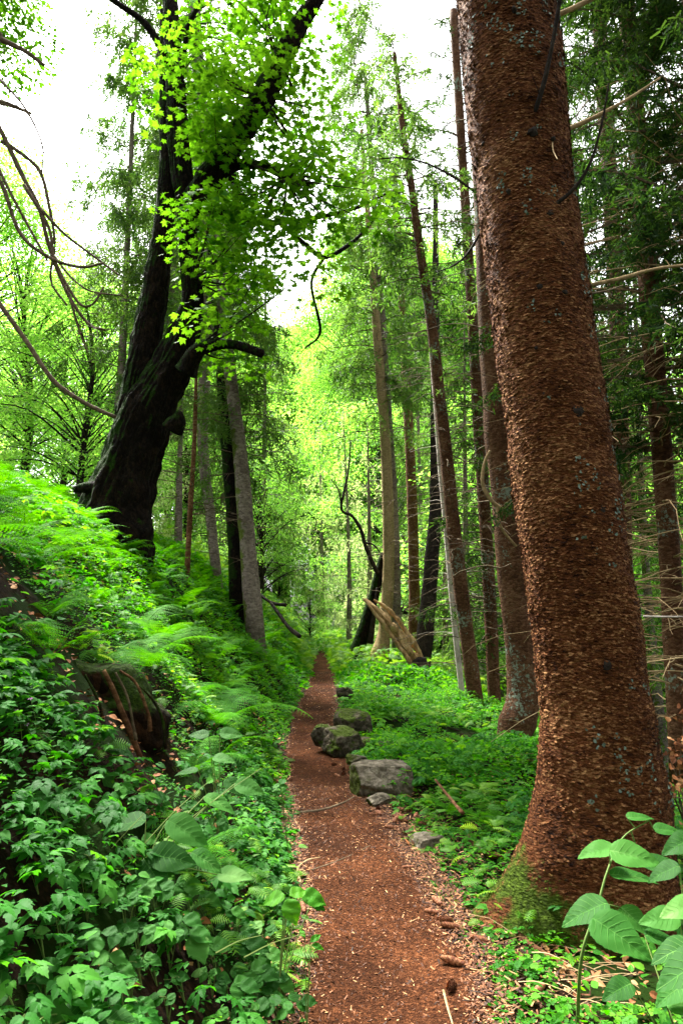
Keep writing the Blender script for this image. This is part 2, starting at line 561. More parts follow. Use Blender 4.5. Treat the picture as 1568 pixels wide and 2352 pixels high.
M['log'] = bark_mat('rotten_log', (.002, .001, .0005), (.01, .005, .002), (.06, .026, .01), 16, .8,
                    moss=(.02, .04, .003), moss_amt=.2, mside=(0, -.3, .8), bump=1, dist=.04)
M['rock'] = bark_mat('grey_rock', (.03, .025, .018), (.13, .11, .08), (.36, .31, .24), 16, 1, moss=(.06, .075, .012), moss_amt=.2, mside=(-.7, 0, .1), bump=1, dist=.05)
M['mossy_rock'] = bark_mat('mossy_rock', (.01, .008, .006), (.06, .05, .035), (.22, .18, .13), 16, 1, moss=(.045, .07, .006), moss_amt=.3, mside=(0, 0, .5), bump=1, dist=.05)
M['soil'] = soil_mat('forest_soil', [(.05, (.002, .0012, .0006)), (.5, (.008, .004, .0015)), (.95, (.04, .016, .006))], 22,
                     patchy=((.006, .016, .001), 2.0, .45))
M['path'] = soil_mat('path_soil', [(.05, (.006, .0022, .001)), (.5, (.048, .0165, .0065)), (.95, (.2, .072, .028))], 45, bump=1, dist=.015)
M['chips'] = chip_mat('litter_chips', [(0, (.012, .005, .002)), (.45, (.075, .026, .01)), (.85, (.23, .09, .035)), (1, (.5, .29, .13))])
M['dry_leaf'] = chip_mat('dry_leaf', [(0, (.12, .04, .015)), (.6, (.3, .11, .035)), (1, (.5, .28, .12))])
M['cone'] = chip_mat('cone_scales', [(0, (.1, .03, .015)), (.5, (.22, .08, .035)), (1, (.38, .17, .08))])
M['stem'] = chip_mat('green_stem', [(0, (.06, .12, .02)), (1, (.16, .22, .05))])
M['straw'] = chip_mat('straw', [(0, (.25, .14, .06)), (1, (.5, .36, .2))])
M['lichen'] = chip_mat('lichen_flakes', [(0, (.07, .1, .075)), (1, (.17, .22, .17))])
M['flower'] = chip_mat('pink_petals', [(0, (.5, .2, .5)), (1, (.7, .4, .7))])

# ------------------------------------------------------------------ leaf templates (x across, y along, z normal)


def outline_leaf(pts, cup=.12, fold=.1):
    """pts: half outline [(x,y)...] from base to tip; midrib fold"""
    pts = np.array(pts, float)
    n = len(pts)
    ys = pts[:, 1]
    mid = np.stack([np.zeros(n), ys, -cup * ys * ys], -1)
    Rr = np.stack([pts[:, 0], ys, -cup * ys * ys + fold * pts[:, 0]], -1)
    Ll = Rr * np.array([-1, 1, 1])
    V = np.vstack([mid, Rr, Ll])
    F4 = []
    for i in range(n - 1):
        F4.append((i, n + i, n + i + 1, i + 1))
        F4.append((i, i + 1, 2 * n + i + 1, 2 * n + i))
    return V, None, np.array(F4)


OVATE = outline_leaf([(0.03, 0), (.24, .14), (.33, .38), (.2, .74), (.01, 1)], .2, .2)
TOOTH = outline_leaf([(.05, 0), (.28, .06), (.26, .12), (.36, .22), (.31, .27), (.38, .4), (.3, .44), (.31, .58), (.22, .62), (.2, .76), (.11, .8), (.01, 1)], .25, .2)
HEART = outline_leaf([(.02, .0), (.2, -.14), (.4, -.05), (.5, .18), (.46, .42), (.33, .66), (.16, .86), (.01, 1)], .2, .18)
SIMPLE = (np.array([[0, 0, 0], [.3, .45, .06], [0, 1, -.12], [-.3, .45, .06]]), None, np.array([[0, 1, 2, 3]]))
SPRIG = (np.array([[-.5, 0, 0], [.5, 0, 0], [.3, 1, 0], [-.3, 1, 0]]) * [.24, 1, 1], None, np.array([[0, 1, 2, 3]]))


def compound_template():
    parts, V, F4 = [((0, .42), 0, .55), ((.03, .36), 58, .46), ((-.03, .36), -58, .46), ((.02, .1), 66, .4), ((-.02, .1), -66, .4)], [], []
    for (ox, oy), a, s_ in parts:
        c, q = math.cos(math.radians(a)), math.sin(math.radians(a))
        T_ = TOOTH[0] * s_
        W_ = np.stack([T_[:, 0] * c + T_[:, 1] * q + ox, -T_[:, 0] * q + T_[:, 1] * c + oy, T_[:, 2]], -1)
        F4.append(TOOTH[2] + len(V)); V += W_.tolist()
    V = np.array(V); V[:, 2] -= .25 * (V[:, 0] ** 2 + V[:, 1] ** 2)
    return V, None, np.vstack(F4)


COMP = compound_template()


def mini_frond():
    V, F3 = [], []
    for i in range(9):
        y = .1 + i * .1; L_ = .42 * math.sin(math.pi * (.18 + .8 * i / 9)) + .03
        for sg in (-1, 1):
            b = len(V); V += [[0, y - .035, 0], [sg * L_, y + .09, -.05], [sg * L_ * .5, y + .09, 0.0], [0, y + .035, 0]]
            F3 += [(b, b + 1, b + 2), (b, b + 2, b + 3)] if sg > 0 else [(b, b + 2, b + 1), (b, b + 3, b + 2)]
    V = np.array(V); V[:, 2] += .25 * V[:, 1] - .45 * V[:, 1] ** 2
    return V, np.array(F3), None


MINI = mini_frond()


def maple_template():
    a = [(0, 1.0), (9, .74), (16, .8), (24, .5), (34, .62), (46, .95), (54, .7), (62, .68), (74, .42), (88, .5), (102, .62), (112, .42), (135, .3), (170, .12)]
    pts = [(r * math.sin(math.radians(t)), r * math.cos(math.radians(t))) for t, r in a]
    full = [(x, y) for x, y in pts] + [(-x, y) for x, y in pts[::-1][:-1]]
    V = [[0, 0, 0]] + [[x, y + .0, -.12 * (x * x + y * y) + .04 * abs(x)] for x, y in full]
    V = np.array(V); V[:, 1] += .2
    n = len(full)
    F3 = [(0, 1 + (i + 1) % n, 1 + i) for i in range(n)]
    return V, np.array(F3), None


MAPLE = maple_template()


def sorrel_template():
    """three heart leaflets"""
    V, F4 = [], []
    for k in range(3):
        a = k * 2 * math.pi / 3
        c, s_ = math.cos(a), math.sin(a)
        q = np.array([[0, .04, 0], [.3, .3, .02], [.38, .62, -.06], [.16, .78, -.08], [0, .66, -.1], [-.16, .78, -.08], [-.38, .62, -.06], [-.3, .3, .02]])
        q = q @ np.array([[c, s_, 0], [-s_, c, 0], [0, 0, 1]])
        b = len(V)
        V += q.tolist()
        F4 += [(b, b + 1, b + 2, b + 4), (b + 2, b + 3, b + 4, b + 4)][:1] + [(b, b + 4, b + 6, b + 7)]
        F4 += [(b + 4, b + 2, b + 3, b + 3)][:0]
    F3 = []
    for k in range(3):
        b = 8 * k
        F3 += [(b + 4, b + 2, b + 3), (b + 4, b + 5, b + 6)]
    return np.array(V), np.array(F3), np.array(F4)


SORREL = sorrel_template()


def frond_geo(seed, L=.75, W=.17, pairs=24, droop=.6, rise=.75, g=None, az=0.0, base=(0, 0, 0), fine=True):
    """one arching fern frond; writes into g"""
    rs = np.random.RandomState(seed)
    s = np.linspace(0, 1, 14)
    # arc: leaves at angle 'rise' and bends down
    ang = rise - (rise + droop) * s ** 1.3
    dl = L / 13
    yy = np.concatenate([[0], np.cumsum(np.cos(ang[:-1]) * dl)]); zz = np.concatenate([[0], np.cumsum(np.sin(ang[:-1]) * dl)])
    xx = rs.uniform(-.12, .12) * L * s ** 2
    ca, sa = math.cos(az), math.sin(az)
    RM = np.array([[ca, sa, 0], [-sa, ca, 0], [0, 0, 1]])

    def tf(a):
        return np.asarray(a) @ RM + np.array(base)
    P = np.stack([xx, yy, zz], -1)
    g_r = .5
    tube(g, tf(P), np.interp(s, [0, 1], [.004, .0012]), 3, r=.9, cap=False)
    t = np.linspace(.14, .99, pairs)
    C = np.stack([np.interp(t, s, P[:, i]) for i in range(3)], -1)
    T = unit(np.stack([np.interp(t, s, np.gradient(P[:, i])) for i in range(3)], -1))
    prof = np.sin(np.clip((t - .05) / .95, 0, 1) ** .75 * math.pi) ** .8
    prof = np.maximum(prof, .06) * W
    for sgn in (-1, 1):
        side = unit(np.cross(T, np.array([0, 0, 1.0])[None])) * sgn
        nrm = np.cross(side, T) * sgn
        d = unit(side * 1 + T * .35 - np.array([0, 0, .12]) + rs.normal(0, .05, T.shape))
        if fine:
            m = 9
            q = (np.arange(m) + .5) / m
            # pinna midrib points, two rows of pinnules
            for row in (-1, 1):
                Pp = C[:, None] + d[:, None] * (prof[:, None] * q[None])[..., None]
                Pp[..., 2] -= (prof[:, None] * q[None] ** 2) * .18
                perp = unit(np.cross(d, nrm))
                pd = unit(perp * row * 1.0 + d * .45)
                pl = prof[:, None] * .12 * (1 - q[None] * .75) + .002
                N = pairs * m
                g.inst(PINNULE, tf(Pp.reshape(-1, 3)), np.repeat(frames(nrm @ RM, pd @ RM), m, 0), pl.reshape(-1) , r=np.repeat(rs.uniform(.2, .8, pairs), m))
        else:
            g.inst(PINNA, tf(C), frames(nrm @ RM, d @ RM), prof, r=rs.uniform(.2, .8, pairs))


PINNULE = (np.array([[-.28, 0, 0], [.28, 0, 0], [.22, .75, .0], [0, 1, -.1], [-.22, .75, .0]]), np.array([[3, 4, 2]]), np.array([[0, 1, 2, 4]]))
PINNA = (np.array([[0, -.075, 0], [.55, -.06, 0], [1, 0, -.1], [.55, .06, 0], [0, .075, 0]])[:, [1, 0, 2]], None, np.array([[0, 4, 3, 1]]))
PINNA = (PINNA[0], np.array([[1, 3, 2]]), PINNA[2])

# ------------------------------------------------------------------ ground
def axis_pts(lo, hi, fine_lo, fine_hi, step, grow):
    c = list(np.arange(fine_lo, fine_hi, step))
    a, s_ = fine_hi, step
    while a < hi:
        c.append(a); s_ *= grow; a += s_
    c.append(hi)
    a, s_ = fine_lo, step
    while a > lo:
        s_ *= grow; a -= s_; c.insert(0, max(a, lo))
    return np.unique(np.array(c))


gx = axis_pts(-130, 130, -4, 4, .06, 1.07)
gy = axis_pts(-30, 150, -0.5, 9, .07, 1.05)
GX, GY = np.meshgrid(gx, gy)
V = np.stack([GX, GY, H(GX, GY)], -1).reshape(-1, 3)
V_GROUND_MIN = V[:, 2].min()
nx, ny = len(gx), len(gy)
i = (np.arange(ny - 1)[:, None] * nx + np.arange(nx - 1)[None]).reshape(-1)
g = Geo(); g.add(V, None, np.stack([i, i + 1, i + nx + 1, i + nx], -1))
tag(g.build('ground', M['soil'], smooth=True), kind='structure')

py = np.arange(-1.5, 27.5, .06)
pt = np.linspace(-1, 1, 25)
PY, PT = np.meshgrid(py, pt, indexing='ij')
edge = 1 + .22 * fbm(PY * 1.3, PT * 0 + np.sign(PT) * 7, 0, 3, 33) + .12 * fbm(PY * 5, np.sign(PT) * 3, 0, 2, 44)
PX = path_x(PY) + PT * (path_w(PY) + .03) * edge
hz = H(PX, PY) + .010 * (1 - PT ** 8) - .02 * PT ** 8 + .01
V = np.stack([PX, PY, hz], -1).reshape(-1, 3)
n1 = len(pt)
i = (np.arange(len(py) - 1)[:, None] * n1 + np.arange(n1 - 1)[None]).reshape(-1)
g = Geo(); g.add(V, None, np.stack([i, i + 1, i + n1 + 1, i + n1], -1))
tag(g.build('path', M['path'], smooth=True), kind='structure')

# ------------------------------------------------------------------ trees
def trunk_pts(spec, Y, lean=0.0, extend=0.0, per=6):
    """spec [(u,v,w)] from the base upward; lean: metres of extra distance at the top"""
    n = len(spec)
    P, R = [], []
    for k, (u, v, w) in enumerate(spec):
        p = at(u, v, Y + lean * k / max(n - 1, 1))
        P.append(p); R.append(px2r(p, w))
    P, R = np.array(P), np.array(R)
    if extend > 0:
        d = unit(P[-1] - P[-2])
        sl_ = (R[-1] - R[0]) / max(np.linalg.norm(P[-1] - P[0]), .1)
        P = np.vstack([P, P[-1] + d * extend * .5, P[-1] + d * extend])
        R = np.append(R, [max(R[-1] + sl_ * extend * .5, R[-1] * .5), max(R[-1] + sl_ * extend, R[-1] * .15, .01)])
    Q = catmull(P, per)
    tt = np.linspace(0, len(P) - 1, len(Q))
    return Q, np.interp(tt, np.arange(len(P)), R)


def bury(Q, R, depth=.35):
    d = unit(Q[1] - Q[0])
    return np.vstack([Q[0] - d * depth, Q]), np.concatenate([[R[0] * 1.1], R])


def branch_curve(p0, az, L, up, droop, n=8, rs=None, curl=0.0):
    s = np.linspace(0, 1, n)
    a = az + curl * s
    r = L * s
    x = np.cumsum(np.concatenate([[0], np.sin(a[1:]) * L / (n - 1)]))
    y = np.cumsum(np.concatenate([[0], np.cos(a[1:]) * L / (n - 1)]))
    z = up * r - droop * L * s ** 2
    P = np.stack([p0[0] + x, p0[1] + y, p0[2] + z], -1)
    if rs is not None:
        P[1:] += rs.normal(0, .012 * L, (n - 1, 3))
    return P


def add_sprigs(g, base, dirs, lens, size, rs, dens=1.0):
    """hanging branchlets: base Nx3, dirs Nx3, lens N"""
    step = size * .38 / dens
    m = np.maximum((lens / step).astype(int), 2)
    idx = np.repeat(np.arange(len(base)), m)
    k = np.concatenate([np.arange(a) for a in m]) / np.repeat(m, m)
    P = base[idx] + dirs[idx] * (lens[idx] * k)[:, None]
    P[:, 2] -= lens[idx] * k ** 2 * .15
    N = len(P)
    d = unit(dirs[idx] * .8 + rs.normal(0, .55, (N, 3)))
    P = P + rs.normal(0, size * .12, (N, 3))
    g.inst(SPRIG, P, frames(rs.normal(0, 1, (N, 3)), d), size * rs.uniform(.6, 1.25, N), r=np.clip(rs.rand(len(base))[idx] * .6 + rs.rand(N) * .4, 0, 1))


def spruce_crown(gl, gb, axis, z0, z1, R0, nbr, rs, drape=.5, size=.07, dens=1.0, shape=.8, az_rng=None, lowthin=0.3):
    """axis: Nx3 trunk line; gl foliage geo, gb branch geo"""
    zs = axis[:, 2]
    for k in range(nbr):
        f = ((k + rs.rand()) / nbr)
        zb = z0 + (z1 - z0) * f
        c = np.array([np.interp(zb, zs, axis[:, j]) for j in (0, 1)] + [zb])
        L = R0 * (max(1 - f, .03) ** shape) * rs.uniform(.6, 1.1)
        if f < .15:
            L *= rs.uniform(.5, 1)
        az = rs.uniform(0, 2 * math.pi) if az_rng is None else rs.uniform(*az_rng)
        B = branch_curve(c, az, L, .12 + .35 * f, rs.uniform(.3, .55) * (1 - .6 * f), 8, rs, rs.normal(0, .3))
        if gb is not None:
            tube(gb, B, np.linspace(.012 + .006 * L, .004, 8), 3, cap=False)
        nb = int(max(6, L / .035 * dens))
        s = np.sqrt(rs.uniform(.02, 1, nb))
        tt = np.linspace(0, 1, 8)
        base = np.stack([np.interp(s, tt, B[:, j]) for j in range(3)], -1)
        tan = unit(np.stack([np.interp(s, tt, np.gradient(B[:, j])) for j in range(3)], -1))
        side = unit(np.cross(tan, [0, 0, 1.0])) * rs.choice([-1, 1], nb)[:, None]
        d = unit(side * rs.uniform(.15, .9, nb)[:, None] + tan * .35 + np.array([0, 0, -1.0]) * rs.uniform(.25, 1.1, nb)[:, None] * (drape * 1.4 + .2))
        ln = (.2 + .55 * np.sin(math.pi * np.clip(s, 0, .95))) * drape * rs.uniform(.5, 1.3, nb) * min(1, .35 + L / 2.5)
        add_sprigs(gl, base, d, np.maximum(ln, .1), size, rs, dens)


def dead_twigs(g, axis, rad, z0, z1, n, L, rs, az_rng=None, r0=.008, droop=.25, sub=3):
    zs = axis[:, 2]
    for k in range(n):
        zb = rs.uniform(z0, z1)
        c = np.array([np.interp(zb, zs, axis[:, j]) for j in (0, 1)] + [zb])
        az = rs.uniform(0, 2 * math.pi) if az_rng is None else rs.uniform(*az_rng)
        l = L * rs.uniform(.35, 1.15)
        B = branch_curve(c, az, l, rs.uniform(-.1, .3), rs.uniform(0, droop * 1.6), 7, rs, rs.normal(0, .3))
        tube(g, B, np.linspace(r0, r0 * .25, 7), 4, r=rs.rand(), cap=False)
        for q in range(rs.randint(0, sub + 1)):
            j = rs.randint(2, 6)
            S = branch_curve(B[j], az + rs.choice([-1, 1]) * rs.uniform(.4, 1.1), l * rs.uniform(.15, .45), rs.uniform(-.2, .2), .3, 4, rs)
            tube(g, S, np.linspace(r0 * .5, r0 * .2, 4), 3, r=rs.rand(), cap=False)


def leaf_tiers(gl, centers, radii, nleaf, size, rs, T=SIMPLE, flat=.28, tilt=.45, dead=0):
    """blobs of leaves in flattened tiers"""
    for c, R in zip(centers, radii):
        n = int(nleaf * (R ** 2))
        a = rs.uniform(0, 2 * math.pi, n); q = np.sqrt(rs.rand(n)) * R
        lay = rs.randint(0, 3, n)
        P = np.stack([np.cos(a) * q, np.sin(a) * q, (lay - 1) * R * flat * .8 + rs.normal(0, R * flat * .22, n) - .35 * q * q / R], -1) + c
        n_ = np.stack([np.cos(a) * .35 + rs.normal(0, tilt, n), np.sin(a) * .35 + rs.normal(0, tilt, n), np.ones(n)], -1)
        d = np.stack([np.cos(a) + rs.normal(0, .6, n), np.sin(a) + rs.normal(0, .6, n), -.3 * np.ones(n)], -1)
        gl.inst(T, P, frames(n_, d), size * rs.uniform(.6, 1.2, n), r=np.clip(rs.rand() * .4 + rs.rand(n) * .6, 0, 1))


def leafy_tree_meshes(seed, h=9.0, R=3.2, base=.25, nblob=55, dens=420, size=.13, bmat='black_bark', lmat='far_leaf', lean=0.0):
    rs = np.random.RandomState(seed)
    gt, gl = Geo(), Geo()
    A = catmull(np.array([[0, 0, -.4], [rs.normal(0, .1), rs.normal(0, .1), h * .3], [rs.normal(0, .3) + lean * .4, rs.normal(0, .3), h * .65], [rs.normal(0, .5) + lean, rs.normal(0, .5), h * .97]]), 5)
    tube(gt, A, np.interp(np.linspace(0, 1, len(A)), [0, .1, 1], [.022 * h, .016 * h, .02]), 9, .12, 2, seed)
    C, Rr = [], []
    for k in range(nblob):
        f = base + (1 - base) * rs.rand() ** .85
        z = h * f
        prof = R * math.sin(math.pi * min(max((f - base) / (1 - base), .0) * .8 + .16, 1)) ** .7
        a = rs.uniform(0, 2 * math.pi); q = prof * math.sqrt(rs.uniform(.15, 1))
        ax = np.array([np.interp(z * .8, A[:, 2], A[:, j]) for j in (0, 1)])
        c = np.array([ax[0] + math.cos(a) * q, ax[1] + math.sin(a) * q, z])
        C.append(c); Rr.append(rs.uniform(.5, 1.1) * R / 3.2)
        st = np.array([ax[0], ax[1], max(z * .72 - .3, h * .15)])
        mid = (st * .5 + c * .5) + np.array([0, 0, .15 * q]) + rs.normal(0, .1, 3)
        Bq = catmull([st, mid, c], 4)
        tube(gt, Bq, np.linspace(.012 + .009 * q, .006, len(Bq)), 4, r=rs.rand(), cap=False)
    leaf_tiers(gl, C, Rr, dens, size, rs)
    return gt.mesh('trunk', M[bmat], True), gl.mesh('crown', M[lmat])


def spruce_meshes(seed, h=18, R=2.6, z0=.15, nbr=95, drape=.8, size=.11, dens=.8, bmat='grey_bark', lmat='spruce', tr=.16):
    rs = np.random.RandomState(seed)
    gt, gl = Geo(), Geo()
    A = catmull(np.array([[0, 0, -.5], [rs.normal(0, .1), rs.normal(0, .1), h * .4], [rs.normal(0, .2), rs.normal(0, .2), h]]), 6)
    tube(gt, A, np.linspace(tr * 1.1, .02, len(A)), 9, .06, 2, seed)
    spruce_crown(gl, gt, A, h * z0, h * .99, R, nbr, rs, drape, size, dens)
    dead_twigs(gt, A, .1, .8, h * z0 * 1.6, 30, 1.3, rs)
    return gt.mesh('trunk', M[bmat], True), gl.mesh('crown', M[lmat])


def place_tree(name, meshes, loc, rot, scale, label, cat, group=None):
    r = empty(name, loc)
    r.rotation_euler = (0, 0, rot)
    r.scale = scale if hasattr(scale, '__len__') else (scale,) * 3
    tag(r, label, cat, group)
    for part, me in zip(('trunk', 'crown'), meshes):
        o = bpy.data.objects.new(part, me); COL.objects.link(o); o.parent = r
    return r

#==PART2==
# ------------------------------------------------------------------ the big spruce on the right
HY = 4.0
hero_spec = [(1368, 2170, 350), (1368, 2050, 340), (1372, 1943, 325), (1379, 1818, 300), (1372, 1690, 268), (1362, 1568, 253), (1307, 1176, 243),
             (1250, 784, 238), (1200, 400, 228), (1160, 0, 232)]
HQ, HR = trunk_pts(hero_spec, HY, extend=9, per=10)
HQ, HR = bury(HQ, HR, .3)
# resample finely along the length
_L = np.concatenate([[0], np.cumsum(np.linalg.norm(np.diff(HQ, axis=0), axis=1))])
_s = np.arange(0, _L[-1], .035)
HR = np.interp(_s, _L, HR); HQ = np.stack([np.interp(_s, _L, HQ[:, j]) for j in range(3)], -1)
HR = HR * .95
h0 = float(H(HQ[5][0], HQ[5][1]))
hh = HQ[:, 2] - h0


def hero_lobes(th, i):
    h = np.maximum(hh[i], -.2)
    fl = np.exp(-np.maximum(h, 0) / .22)
    g1 = np.maximum(np.cos(th - math.radians(18)), 0) ** 6
    g2 = np.maximum(np.cos(th - math.radians(108)), 0) ** 8
    g3 = np.maximum(np.cos(th - math.radians(200)), 0) ** 6
    g4 = np.maximum(np.cos(th - math.radians(285)), 0) ** 6
    return 1 + fl * (.92 * g1 + .3 * g2 + .5 * g3 + .5 * g4 + .05) + .02 * np.sin(3 * th + h * 1.3) + .012 * np.sin(7 * th - h * .8) * np.exp(-np.maximum(h, 0) / 2)


hero = empty('spruce_tree', (HQ[8][0], HQ[8][1], h0))
tag(hero, 'massive reddish spruce trunk with scaly lichen flecked bark beside the path', 'tree')
g = Geo()
SIDES = 128
HV = tube(g, HQ, HR, SIDES, .035, 5, 3, lobes=hero_lobes, r=.35)
ringV = HV[:len(HQ) * SIDES].reshape(len(HQ), SIDES, 3)
# thin bark plates lifted off the surface
rs = np.random.RandomState(11)
NS = 52000
ri = rs.uniform(4, min(len(HQ) - 2, 235), NS); ti = rs.uniform(0, SIDES, NS)


def surf(ri, ti):
    a, b = ri.astype(int), ti.astype(int)
    fa, fb = (ri - a)[:, None], (ti - b)[:, None]
    b2 = (b + 1) % SIDES; b = b % SIDES
    return (ringV[a, b] * (1 - fa) + ringV[a + 1, b] * fa) * (1 - fb) + (ringV[a, b2] * (1 - fa) + ringV[a + 1, b2] * fa) * fb


Ps = surf(ri, ti)
Ctr = HQ[ri.astype(int)]
nrm = unit((Ps - Ctr) * [1, 1, 0])
tanu = unit(np.cross(np.array([0, 0, 1.0]), nrm))
down = np.array([0, 0, -1.0])
dd_ = unit(down + tanu * rs.normal(0, .35, NS)[:, None])
nn_ = unit(nrm + np.array([0, 0, 1.0]) * rs.uniform(.0, .6, NS)[:, None] + tanu * rs.normal(0, .25, NS)[:, None])
PLATE = (np.array([[-.5, 0, 0], [.5, -.05, 0], [.42, .5, .02], [.05, .72, .05], [-.45, .45, .0]]), np.array([[3, 4, 2]]), np.array([[0, 1, 2, 4]]))
sz = rs.uniform(.45, 1.35, NS) * .019
hgt_ = Ps[:, 2]
sz3 = np.stack([sz * 1.15, sz * .62, sz], -1) * (1 + .25 * np.exp(-np.maximum(hgt_ - .2, 0) / 1.2))[:, None]
g.inst(PLATE, Ps + nrm * .002, frames(nn_, dd_), sz3, r=np.clip(rs.normal(.5, .28, NS), 0, 1))
g.build('trunk', M['spruce_bark'], hero, smooth=False)
# lichen
g = Geo(); NL = 5200
ri = rs.uniform(30, 235, NL * 4); ti = rs.uniform(0, SIDES, NL * 4)
Ps = surf(ri, ti); Ctr = HQ[ri.astype(int)]
nrm = unit((Ps - Ctr) * [1, 1, 0])
patchn = fbm(Ps[:, 0] * 2.2, Ps[:, 1] * 2.2, Ps[:, 2] * 2.0, 3, 71) + .5 * noise3(Ps[:, 0] * 14, Ps[:, 1] * 14, Ps[:, 2] * 14, 5)
k = patchn + .25 * nrm[:, 0] > .33 - .08 * np.clip((Ps[:, 2] - 2.5) / 2, 0, 1)
Ps, nrm = Ps[k], nrm[k]
N = len(Ps)
tu = unit(np.cross(np.array([0, 0, 1.0]), nrm))
g.inst(PLATE, Ps + nrm * .006, frames(unit(nrm + rs.normal(0, .35, (N, 3))), unit(rs.normal(0, 1, (N, 3)))), rs.uniform(.6, 1.5, N) * .014)
g.build('lichen', M['lichen'], hero)
# knots left by shed branches
for (u, v, w) in [(1168, 438, 16), (1238, 660, 20), (1296, 672, 16), (1325, 945, 36), (1380, 1170, 34), (1232, 800, 12), (1180, 20, 18), (1290, 560, 14), (1250, 905, 12), (1395, 1530, 30), (1110, 330, 10), (1222, 300, 26), (1262, 492, 22), (1268, 318, 16)]:
    P = at(u, v, HY - .1); i = int(np.argmin(np.linalg.norm(HQ - P, axis=1))); c = HQ[i]
    dr = ray(u, v); q = CAM - c; A_ = dr[0] ** 2 + dr[1] ** 2; B_ = 2 * (dr[0] * q[0] + dr[1] * q[1]); C_ = q[0] ** 2 + q[1] ** 2 - (HR[i] * .99) ** 2
    D_ = B_ * B_ - 4 * A_ * C_
    if D_ < 0: continue
    P = CAM + dr * ((-B_ - math.sqrt(D_)) / (2 * A_)); nn = unit((P - c) * [1, 1, 0]); r_ = px2r(P, w)
    g = Geo(); tube(g, np.array([P - nn * .03, P + nn * .004, P + nn * (.008 + r_ * .15), P + nn * (.01 + r_ * .2)]), np.array([1.1, .85, .5, .2]) * r_, 12, .6, 40, 5)
    g.build('knot', M['black_bark'], hero)
# dead branches of the big spruce: (points, start width, end width, extra distance, material)
hb = [([(1320, 662), (1420, 640), (1500, 618), (1600, 605)], 11, 6, .2, 'tan_twig'),
      ([(1262, 308), (1330, 285), (1400, 250), (1460, 215), (1515, 178)], 12, 5, .1, 'tan_twig'),
      ([(1216, 285), (1240, 220), (1262, 130), (1282, 20), (1290, -60)], 12, 9, -.25, 'black_bark'),
      ([(1252, 485), (1310, 440), (1352, 380), (1380, 290), (1398, 190)], 10, 4, -.2, 'black_bark'),
      ([(1240, 45), (1300, 25), (1370, -10), (1420, -40)], 14, 9, .1, 'tan_twig'),
      ([(1268, 325), (1270, 345), (1280, 365)], 4, 2, -.42, 'tan_twig'),
      ([(1345, 675), (1390, 668), (1430, 655)], 5, 3, .3, 'twig'),
      ([(1478, 1416), (1530, 1417), (1600, 1416)], 5, 3, .25, 'pale_wood')]
for pts, w0, w1, dy, mt in hb:
    n = len(pts)
    P = np.array([at(u, v, HY + (-.25 if dy < 0 else .1) + dy * k / (n - 1)) for k, (u, v) in enumerate(pts)])
    Q = catmull(P, 5)
    tt = np.linspace(0, 1, len(Q))
    g = Geo()
    tube(g, Q, px2r(P[0], w0) * (1 - tt) + px2r(P[-1], w1) * tt, 7, .15, 20, 4)
    for q in range(0 if len(pts) == 3 else 3):
        j = rs.randint(2, len(Q) - 1)
        S = branch_curve(Q[j], rs.uniform(0, 6.3), rs.uniform(.06, .25), rs.uniform(-.3, .5), .2, 4, rs)
        tube(g, S, np.linspace(.003, .001, 4), 3, cap=False)
    g.build('dead_branch', M[mt], hero, smooth=True)

# ------------------------------------------------------------------ mossy maple on the left bank
MY = 10.0
base = at(270, 1195, MY)
maple = empty('maple_tree', (base[0], base[1], float(H(base[0], base[1]))))
tag(maple, 'old twin stemmed maple with dark mossy bark leaning over the bank', 'tree')


def limb(pts, Y, lean, name, mat, parent, sides=24, lump=.12, extend=0, ls=3.0, seed=0, bur=0, lobes=None):
    pts = [(u, v, w * .87) for u, v, w in pts]
    Q, R = trunk_pts(pts, Y, lean, extend, 8)
    if bur:
        Q, R = bury(Q, R, bur)
    g = Geo()
    if sides >= 24:
        L_ = np.concatenate([[0], np.cumsum(np.linalg.norm(np.diff(Q, axis=0), axis=1))]); s2 = np.arange(0, L_[-1], .045)
        i2 = np.interp(s2, L_, np.arange(len(Q)))
        R = np.interp(s2, L_, R); Q = np.stack([np.interp(s2, L_, Q[:, j]) for j in range(3)], -1)
        lob0 = lobes

        def lobes(th, i):
            f = 1.0 if lob0 is None else lob0(th, i2[i])
            fu = np.abs(noise3(np.cos(th) * 5 + seed, np.sin(th) * 5, i * .10, 7)) + .6 * np.abs(noise3(np.cos(th) * 11, np.sin(th) * 11 + seed, i * .22, 8))
            return f * (.97 + .13 * fu)
        sides = 110
    tube(g, Q, R, sides, lump, ls, seed, lobes=lobes)
    return g.build(name, M[mat], parent, smooth=True), Q, R


def mlobes(th, i):
    f = np.exp(-i / 5.0)
    return 1 + f * (.35 * np.maximum(np.cos(th - .3), 0) ** 4 + .25 * np.maximum(np.cos(th - 2.6), 0) ** 4 + .2 * np.maximum(np.cos(th - 1.5), 0) ** 4) + .05 * np.sin(5 * th + i * .12)


limb([(262, 1215, 190), (277, 1150, 158), (298, 1070, 142), (325, 985, 130), (352, 920, 118), (382, 865, 104), (408, 805, 88), (432, 740, 70), (443, 680, 53), (435, 600, 46), (431, 500, 50), (418, 400, 54), (407, 300, 50), (404, 200, 48), (398, 100, 40), (391, 0, 36)],
     MY, .2, 'trunk', 'dark_bark', maple, 48, .07, 4, 5, 1, .8, mlobes)
limb([(285, 1085, 100), (298, 1000, 92), (312, 920, 84), (325, 850, 80), (340, 760, 74), (360, 640, 64), (376, 520, 50), (384, 400, 42), (384, 300, 34), (380, 200, 28)],
     MY + .05, .3, 'limb', 'dark_bark', maple, 36, .07, 1.5, 6, 2)
limb([(425, 520, 40), (455, 450, 66), (500, 385, 66), (555, 300, 60), (605, 222, 60), (645, 140, 52), (685, 60, 46), (730, -5, 34), (770, -60, 25)],
     MY - .2, -.8, 'limb', 'dark_bark', maple, 24, .12, 2, 7, 3)
